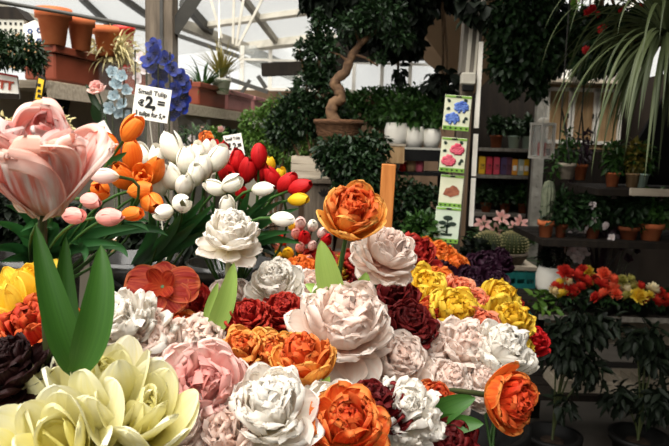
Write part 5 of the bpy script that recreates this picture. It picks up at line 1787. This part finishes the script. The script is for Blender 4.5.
# cacti in bowls on a teal crate, lilies behind
for px, lab, dd in ((487, 'round ribbed barrel cactus on the left', 5.15), (511, 'round ribbed barrel cactus on the right', 5.15)):
    q = at(px, 263, dd)
    o = thing('barrel_cactus', lab, 'cactus', (q.x, dd, q.z))
    rb = pxm(14, dd)
    m = MB(); m.lathe((q.x, dd, q.z), [(0, 0), (rb * .8, 0), (rb * 1.1, rb * .55), (rb * 1.18, rb * .58), (rb * 1.18, rb * .8), (rb * 1.0, rb * .8), (0, rb * .7)], 26); m.build('pot', MATS['wood_brown'], o)
    m = MB(); cr = rb * 1.03
    m.lathe((q.x, dd, q.z + rb * .65), [(cr * math.cos(t_) * (1 if t_ < 1.3 else .9), cr * .62 + cr * .95 * math.sin(t_)) for t_ in np.linspace(-.6, 1.57, 14)], 88, rib=22, ribamp=.06); m.build('cactus_body', solid('cactus_skin', '#2c3216', '#3e4620', 20), o)
    m = MB()
    for j in range(22):
        a = 2 * math.pi * j / 22
        for t_ in np.linspace(-.3, 1.35, 9):
            r = cr * math.cos(t_) * 1.06
            p = Vector((q.x + r * math.cos(a), dd + r * math.sin(a), q.z + rb * .65 + cr * .62 + cr * .95 * math.sin(t_)))
            n_ = Vector((math.cos(a) * math.cos(t_), math.sin(a) * math.cos(t_), math.sin(t_)))
            m.tube([p, p + n_ * .016], [.0045, .0015], 4, cap=False)
    m.build('spines', MATS['straw'], o)
zq = at(500, 263, 5.15).z
xq = at(502, 263, 5.15).x
o = thing('low_table', 'small wooden slab on a teal crate under the two barrel cacti', 'table', (xq, 5.2, 0))
m = MB(); m.box((xq, 5.2, zq - .018), (.50, .34, .035), bev=.004); m.build('table_top', MATS['wood_pale'], o)
m = MB()
hc = zq - .036
xc = at(514, 290, 5.1).x
for i in range(6):
    m.box((xc, 5.06, hc * (.08 + .168 * i)), (.30, .014, hc * .10))
    m.box((xc, 5.34, hc * (.08 + .168 * i)), (.30, .014, hc * .10))
for i in range(5):
    for y in (5.06, 5.34):
        m.box((xc - .145 + .0725 * i, y, hc / 2), (.016, .018, hc))
    m.box((xc + .145, 5.06 + .07 * i, hc / 2), (.016, .014, hc))
    m.box((xc - .145, 5.06 + .07 * i, hc / 2), (.016, .014, hc))
m.build('teal_crate', MATS['teal_plastic'], o)
q = at(500, 236, 5.55)
o = thing('lily_plant', 'pink lily-like flowers standing behind the barrel cacti', 'potted plant', (q.x, 5.5, 0))
make_pot('pot', o, Vector((q.x, 5.5, 0)), .14, .26, 'terracotta_dark')
m = MB()
for px, py in ((497, 229), (502, 217), (517, 228), (483, 222), (522, 222)):
    C = at(px, py, 5.45)
    ob = link_mesh('bloom', bloom('lily', 5 + px % 2, 'lily_pink', True), None, o)
    ob.location = C - wloc(o); ob.scale = (.13,) * 3; ob.rotation_mode = 'QUATERNION'; ob.rotation_quaternion = axis_rot((.3 * (px - 502) / 20, -.8, .5), px)
    m.tube(bez((q.x, 5.5, .22), (q.x, 5.5, .6), C, 6), .006, 6)
m.build('stem', MATS['stem_green'], o)
m = MB(); straps(m, np.random.default_rng(88), Vector((q.x, 5.5, .45)), 34, .5, .04, (30, 80), .9, 7); foliage(m, np.random.default_rng(89), [(q.x, 5.5, at(500, 236, 5.5).z, .26, .12, .10)], 300, .09, .03, .2, .2); m.build('foliage', MATS['bush_mid'], o)
# dark purple-leaved plant in front of the cacti
q = at(482, 262, 3.6)
bush('dark_leaf_plant', 'bushy plant with blackish green leaves in front of the cacti', 'plant', (q.x, 3.6, 0), ((488, 262, 3.6, 18, 13), (478, 272, 3.6, 16, 16), (472, 250, 3.6, 9, 12)), 900, .05, .03, 'bush_black', 91, pot=(.09, .14, 'terracotta_dark'))
# dark shelf plants above packets
for k, (px, py, lab) in enumerate(((487, 196, 'low dark plant on the left of the shelf below the packets'), (506, 200, 'low dark plant in the middle of the shelf below the packets'), (524, 196, 'yellow-flecked plant on the right of the shelf below the packets'))):
    q = at(px, 212, Df)
    o = thing('potted_plant', lab, 'potted plant', (q.x, Df + .05, zl))
    make_pot('pot', o, Vector((q.x, Df + .05, zl)), .05, .09, 'terracotta_dark')
    m = MB(); foliage(m, np.random.default_rng(110 + k), [(q.x, Df + .05, zl + .17, .10, .08, .09)], 300, .06, .03, .2, .2); m.tube([(q.x, Df + .05, zl + .07), (q.x, Df + .05, zl + .17)], .006, 6); m.build('foliage', MATS['bush_mid' if k == 2 else 'bush_dark'], o)

# ---------------------------------------------------------------- lantern, hanging pots and right rack
Dl = 4.4
c = at(541, 158, Dl)
o = thing('white_lantern', 'white wooden candle lantern hanging right of the far shelf', 'lantern', c)
W, H = pxm(17, Dl), pxm(34, Dl)
m = MB()
Mz = Matrix.Rotation(.5, 3, 'Z')
for s in (-1, 1):
    for u in (-1, 1):
        m.box(c + Mz @ Vector((s * W * .44, u * W * .44, H * .5)), (.017, .017, H), Mz)
for z in (.02, .98):
    m.box(c + Vector((0, 0, H * z)), (W * 1.05, W * 1.05, .018), Mz)
m.build('frame', MATS['paint_white'], o)
m = MB(); m.box(c + Vector((0, 0, H * 1.08)), (W * .5, W * .5, .04), Mz, bev=.012); m.tube([c + Vector((0, 0, H * 1.1)), c + Vector((0, 0, H * 1.35)), Vector((c.x, c.y, 2.99))], .003, 6); m.build('top_ring', MATS['paint_white'], o)
m = MB(); m.lathe(c + Vector((0, 0, .012)), [(0, 0), (.028, 0), (.028, .09), (0, .092)], 16); m.build('candle', MATS['plastic_red'], o)
m = MB()
for s in (-1, 1):
    m.box(c + Mz @ Vector((s * W * .44, 0, H * .5)), (.002, W * .8, H * .92), Mz)
    m.box(c + Mz @ Vector((0, s * W * .44, H * .5)), (W * .8, .002, H * .92), Mz)
m.build('glass', MATS['lantern_glass'], o)


def fol_trail(m, p, rg):
    foliage(m, rg, [(p.x, p.y, p.z + .05, .05, .05, .05), (p.x - .07, p.y, p.z - .02, .03, .03, .10), (p.x + .01, p.y, p.z + .13, .04, .04, .07)], 190, .042, .016, .6, .2)


hanging_basket(566, 163, 179, 18, 3.5, (562, 108), 'wood_pale', 'pale grey hanging pot with trailing green plant below the lantern', fol_trail, 121, 0, 'bush_mid')
hanging_basket(580, 164, 180, 13, 3.7, (582, 112), 'terracotta', 'small terracotta hanging pot with dark plum leaves right of the pale one', fol_trail, 122, 0, 'purple_leaf')
# white globe lamp and tan cabinet at the back right
c = at(577, 74, 4.9)
o = thing('glass_lamp', 'white globe lamp on the right in front of the tan cabinet', 'lamp', c)
m = MB(); r = pxm(9, 4.9); m.lathe(c, [(0, -r), (r * .7, -r * .7), (r, 0), (r * .8, r * .6), (r * .35, r * .95), (r * .3, r * 1.1), (0, r * 1.1)], 24); m.build('globe', MATS['plastic_white'], o)
m = MB(); m.tube([c + Vector((0, 0, r)), Vector((c.x, c.y, 2.99))], .008, 6); m.build('rod', MATS['metal_dark'], o)
Dc = 5.6
a, b = at(548, 84, Dc), at(620, 130, Dc)
o = thing('tan_cabinet', 'tan wooden cabinet with white framed glass doors behind the lantern', 'cabinet', ((a.x + b.x) / 2, Dc + .1, 0))
zt_ = a.z
m = MB(); m.box(((a.x + b.x) / 2, Dc + .16, zt_ - .27), (b.x - a.x, .3, .54), bev=.006); m.build('body', MATS['wood_tan'], o)
m = MB(); m.box(((a.x + b.x) / 2, Dc + .16, (zt_ - .55) / 2), (b.x - a.x + .04, .34, zt_ - .55), bev=.006); m.build('dark_lower_half', MATS['wood_dark'], o)  # lower half added in dark wood to keep the area behind the rack dark
m = MB()
w_ = (b.x - a.x)
m.box(((a.x + b.x) / 2, Dc, zt_ + .012), (w_ * 1.05, .4, .024)); m.build('cabinet_top', MATS['wood_pale'], o)
for i in range(3):
    xx = a.x + w_ * (i + .5) / 3
    m = MB()
    for s in (-1, 1):
        m.box((xx + s * w_ * .15, Dc, zt_ - .26), (.03, .02, .46))
        m.box((xx, Dc, zt_ - .26 + s * .22), (w_ * .31, .02, .03))
    d_ = m.build('door', MATS['paint_white'], o)
    m = MB(); m.box((xx + w_ * .12, Dc - .018, zt_ - .26), (.012, .016, .04)); m.build('handle', MATS['metal_dark'], d_)

# right rack nearer: four shelves
xr0, xr1 = .98, 2.3
levels = [(1.33, 'wood_dark'), (1.085, 'wood_dark'), (.735, 'wood_dark'), (.33, 'wood_dark')]
o = thing('flower_rack', 'dark wooden flower rack along the right side of the aisle', 'shelf', (1.6, 3.3, 0))
for z, mt in levels:
    m = MB()
    x_ = xr0 if z < 1.2 else 1.22
    for j in range(4):
        m.box(((x_ + xr1) / 2, 3.08 + .135 * j, z - .02), (xr1 - x_, .12, .03))
    m.build('shelf_board', MATS['wood_dark'], o)
for x, y in ((1.16, 3.52), (2.28, 3.04), (2.28, 3.52)):
    if True:
        m = MB(); m.box((x, y, .67), (.045, .045, 1.34)); m.build('post', MATS['wood_dark'], o)
m = MB(); m.box(((1.36 + xr1) / 2, 3.0, 1.318), (xr1 - 1.36, .02, .034)); m.build('pale_edge', MATS['wood_pale'], o)
m = MB(); m.box(((xr0 + xr1) / 2, 3.005, .712), (xr1 - xr0, .015, .022)); m.build('worn_edge', MATS['wood_grey'], o)
# pots along the second shelf
for k, (px, wpx, mt, lab, fol, h_) in enumerate(((545, 17, 'terracotta', 'terracotta pot with a grey columnar cactus, leftmost on the right rack', 'cactus', 17), (560, 13, 'terracotta_dark', 'dark terracotta pot beside the columnar cactus', 'leaf', 14), (628, 21, 'terracotta_dark', 'low brown pot in the middle of the right rack', 'leaf', 13), (650, 25, 'terracotta', 'wide terracotta bowl with green plant at the right end of the rack', 'leaf', 17), (592, 16, 'terracotta_dark', 'dark pot half hidden behind the orchid leaves on the right rack', 'leaf', 14))):
    D = 3.12
    q = at(px, 240, D)
    b = Vector((q.x, D, 1.08))
    o = thing('potted_plant', lab, 'potted plant', b)
    r = pxm(wpx, D) / 2 / 1.08
    h = pxm(h_, D)
    make_pot('pot', o, b, r, h, mt, rim=.3)
    if fol == 'cactus':
        m = MB(); m.lathe(b + Vector((0, 0, h * .8)), [(.026, 0), (.03, .04), (.03, .16), (.02, .2), (0, .21)], 60, rib=12, ribamp=.1); m.build('cactus_body', solid('cactus_grey', '#4a5040', '#6a6e58', 30), o)
    else:
        m = MB(); foliage(m, np.random.default_rng(130 + k), [(b.x, b.y, b.z + h + .07, .08, .06, .08)], 420, .05, .022, .2, .2); m.tube([b + Vector((0, 0, h * .8)), b + Vector((0, 0, h + .1))], .005, 6); m.build('foliage', MATS['bush_dark' if k != 3 else 'bush_mid'], o)
# dark leaves, orchids and bits hanging between the shelves
q = at(602, 225, 3.34)
o = thing('orchid_plant', 'plum-leaved orchid with pale flowers in front of the right rack', 'potted plant', (q.x, 3.34, .737))
make_pot('pot', o, Vector((q.x, 3.34, .737)), .05, .09, 'terracotta_dark')
m = MB(); straps(m, np.random.default_rng(141), Vector((q.x, 3.34, .82)), 12, .40, .016, (60, 88), .5, 9); foliage(m, np.random.default_rng(142), [(q.x, 3.2, 1.16, .12, .08, .11)], 330, .045, .018, .2, .2); m.build('foliage', MATS['purple_leaf'], o)
for k, (px, py) in enumerate(((592, 206), (600, 214), (594, 220), (606, 226), (588, 228), (612, 238))):
    ob = link_mesh('bloom', bloom('orchid', 8, 'orchid_pale', False), None, o)
    ob.location = at(px, py, 3.08) - wloc(o); ob.scale = (.045,) * 3; ob.rotation_euler = (1.3, .2 * k, k)
# white vase and white orchid left
q = at(552, 280, 3.42)
o = thing('white_vase', 'squat white ceramic pot at the left end of the flower rack', 'pot', (q.x, 3.42, .735))
r = pxm(16, 3.42)
m = MB(); m.lathe((q.x, 3.42, .735), [(0, 0), (r * .8, 0), (r, r * .5), (r * 1.02, r * 1.2), (r * .85, r * 1.75), (r * .75, r * 1.75), (r * .8, r * 1.4), (0, r * 1.4)], 28); m.build('pot_body', MATS['plastic_white'], o)
m = MB(); foliage(m, np.random.default_rng(150), [(q.x, 3.42, .735 + r * 2.4, .06, .05, .05)], 160, .05, .02); m.build('foliage', MATS['bush_black'], o)
wrapped('white orchid spray in a clear sleeve behind the red and yellow mums', 575, 3.3, 226, 36, 'orchid_pale', ((570, 238), (580, 244), (572, 252), (582, 234), (566, 248), (578, 258), (584, 252)), .065, .745, 151)
wrapped('dark wrapped bouquet standing in the middle of the mums shelf', 630, 3.3, 238, 44, 'purple_black', ((622, 246), (636, 250), (628, 258), (644, 244)), .05, .745, 152)
# white and yellow odds on the top shelf: watering can-like bits
for px, py, mt, lab, sd_ in ((641, 160, 'glazed_mint', 'pale blue small pot on the top board of the right rack', 1), (632, 166, 'wood_tan', 'tan small pot with yellow plant on the top board of the right rack', 2), (612, 168, 'terracotta', 'terracotta small pot on the left of the top board of the right rack', 3)):
    q = at(px, 184, 3.25)
    o = thing('potted_plant', lab, 'potted plant', (q.x, 3.25, 1.325))
    make_pot('pot', o, Vector((q.x, 3.25, 1.325)), .035, .07, mt)
    m = MB(); foliage(m, np.random.default_rng(160 + sd_), [(q.x, 3.25, 1.47, .06, .05, .08)], 240, .04, .018, .2, .2); m.tube([(q.x, 3.25, 1.38), (q.x, 3.25, 1.47)], .004, 5); m.build('foliage', MATS['olive_leaf' if sd_ == 2 else 'bush_mid'], o)
m = MB(); m.poly([Vector((1.42, 3.35, 1.335)), Vector((2.28, 3.35, 1.335)), Vector((2.28, 3.35, 2.05)), Vector((1.74, 3.35, 1.95))], .03, (0, -1, 0))
tag(m.build('leaning_board', MATS['plastic_black']), 'dark slanted panel standing on the right rack behind the arching leaves', 'panel')

# potted mums on the third shelf
def mum_pot(label, px, D, r, mats, heads, seed):
    q = at(px, 300, D)
    b = Vector((q.x, D, .737))
    o = thing('potted_mum', label, 'potted flowers', b)
    make_pot('pot', o, b, r * .55, .07, 'plastic_black')
    m = MB(); foliage(m, np.random.default_rng(seed), [(b.x, b.y + .01, b.z + .07, r, r * .7, .035)], 200, .045, .024, .2, .2); m.build('foliage', MATS['bush_dark'], o)
    rg = np.random.default_rng(seed + 1)
    for k, (x, y, w_) in enumerate(heads):
        mt = mats[k % len(mats)]
        ob = link_mesh('flower_head', bloom('mum', 2, mt, False), None, o)
        ob.location = at(x, y, D - .03 - .02 * (y > 290)) - b
        s = pxm(w_, D) * 1.35
        ob.scale = (s,) * 3
        ob.rotation_euler = (.9, .2 * math.sin(k), k)
    return o


mum_pot('red and cream potted mums beside the white ceramic pot', 573, 3.06, .10, ('mum_red', 'mum_cream', 'mum_red', 'mum_red', 'mum_yellow', 'mum_red'), ((565, 272, 13), (567, 281, 11), (577, 276, 13), (557, 287, 12), (560, 283, 10), (582, 270, 10), (571, 290, 12), (553, 291, 10), (586, 281, 12), (580, 287, 10), (562, 294, 10), (575, 294, 9)), 171)
mum_pot('yellow and dark potted mums right of the red and cream ones', 589, 3.14, .06, ('mum_yellow', 'mum_red'), ((588, 271, 10), (592, 276, 8), (589, 283, 8)), 172)
mum_pot('coral potted mums in the middle of the shelf, brightest there', 607, 3.04, .09, ('mum_coral', 'mum_coral', 'mum_red'), ((604, 274, 12), (612, 279, 12), (602, 284, 13), (612, 288, 13), (604, 294, 12), (596, 297, 10), (616, 294, 10)), 173)
mum_pot('greenish cream potted mums right of the coral ones', 627, 3.04, .08, ('mum_green', 'mum_green', 'mum_cream'), ((622, 281, 11), (630, 279, 10), (625, 289, 11), (634, 287, 11), (627, 296, 11)), 174)
mum_pot('yellow and red potted mums near the right edge', 643, 3.02, .07, ('mum_yellow', 'mum_red', 'mum_cream'), ((639, 296, 14), (640, 286, 10), (653, 289, 12), (648, 296, 10), (646, 301, 10)), 175)
mum_pot('small red potted mums touching the right picture edge', 662, 3.04, .06, ('mum_red',), ((660, 292, 9), (666, 297, 10), (656, 301, 10), (668, 303, 9), (662, 303, 9)), 176)
# green plants in front of and on the lower shelves
bush('trailing_plant', 'dark trailing plant hanging before the left end of the flower rack', 'plant', (1.02, 2.82, 0), ((582, 326, 2.82, 28, 18), (568, 350, 2.82, 26, 22), (600, 322, 2.82, 22, 14), (556, 340, 2.82, 14, 20), (578, 312, 2.8, 8, 6), (588, 372, 2.8, 16, 18), (564, 404, 2.8, 8, 12)), 950, .06, .024, 'bush_black', 181, pot=(.12, .22, 'plastic_black'), droop=.9, shell=.2, barkm='stem_dark', trad=.007)
bush('trailing_plant', 'dark leafy plant on the lower right of the flower rack', 'plant', (1.42, 2.84, 0), ((656, 354, 2.84, 18, 18), (636, 342, 2.84, 16, 10), (618, 396, 2.84, 14, 14), (655, 400, 2.84, 20, 20), (648, 332, 2.84, 20, 6)), 620, .065, .026, 'bush_black', 182, pot=(.12, .22, 'plastic_black'), droop=.9, shell=.2, barkm='stem_dark', trad=.007)
bush('small_seedling', 'small bright green seedling at the left end of the mums shelf', 'plant', (at(541, 312, 3.08).x + .02, 3.08, .735), ((541, 300, 3.06, 10, 8), (548, 308, 3.04, 8, 5)), 60, .05, .03, 'bush_bright', 183, pot=(.03, .05, 'plastic_black'), trad=.004)
for k, (px, py, lab) in enumerate(((582, 400, 'pale seed tray on the bottom shelf of the rack, left one'), (640, 408, 'pale seed tray on the bottom shelf of the rack, right one'))):
    q = at(px, py, 3.12)
    o = thing('seed_tray', lab, 'tray', (q.x, 3.16, .325))
    m = MB()
    for s in (-1, 1):
        m.box((q.x, 3.16 + s * .1, .355), (.30, .01, .06))
        m.box((q.x + s * .15, 3.16, .355), (.01, .2, .06))
    m.box((q.x, 3.16, .33), (.30, .2, .01))
    for i in range(5):
        m.box((q.x - .1 + .05 * i, 3.16, .352), (.006, .2, .05))
    m.build('tray_body', MATS['wood_pale'], o)
m = MB(); m.box((1.5, 3.42, .58), (.7, .02, .22)); tag(m.build('pale_board', MATS['wood_pale']), 'pale board leaning at the back of the lower right rack', 'board')
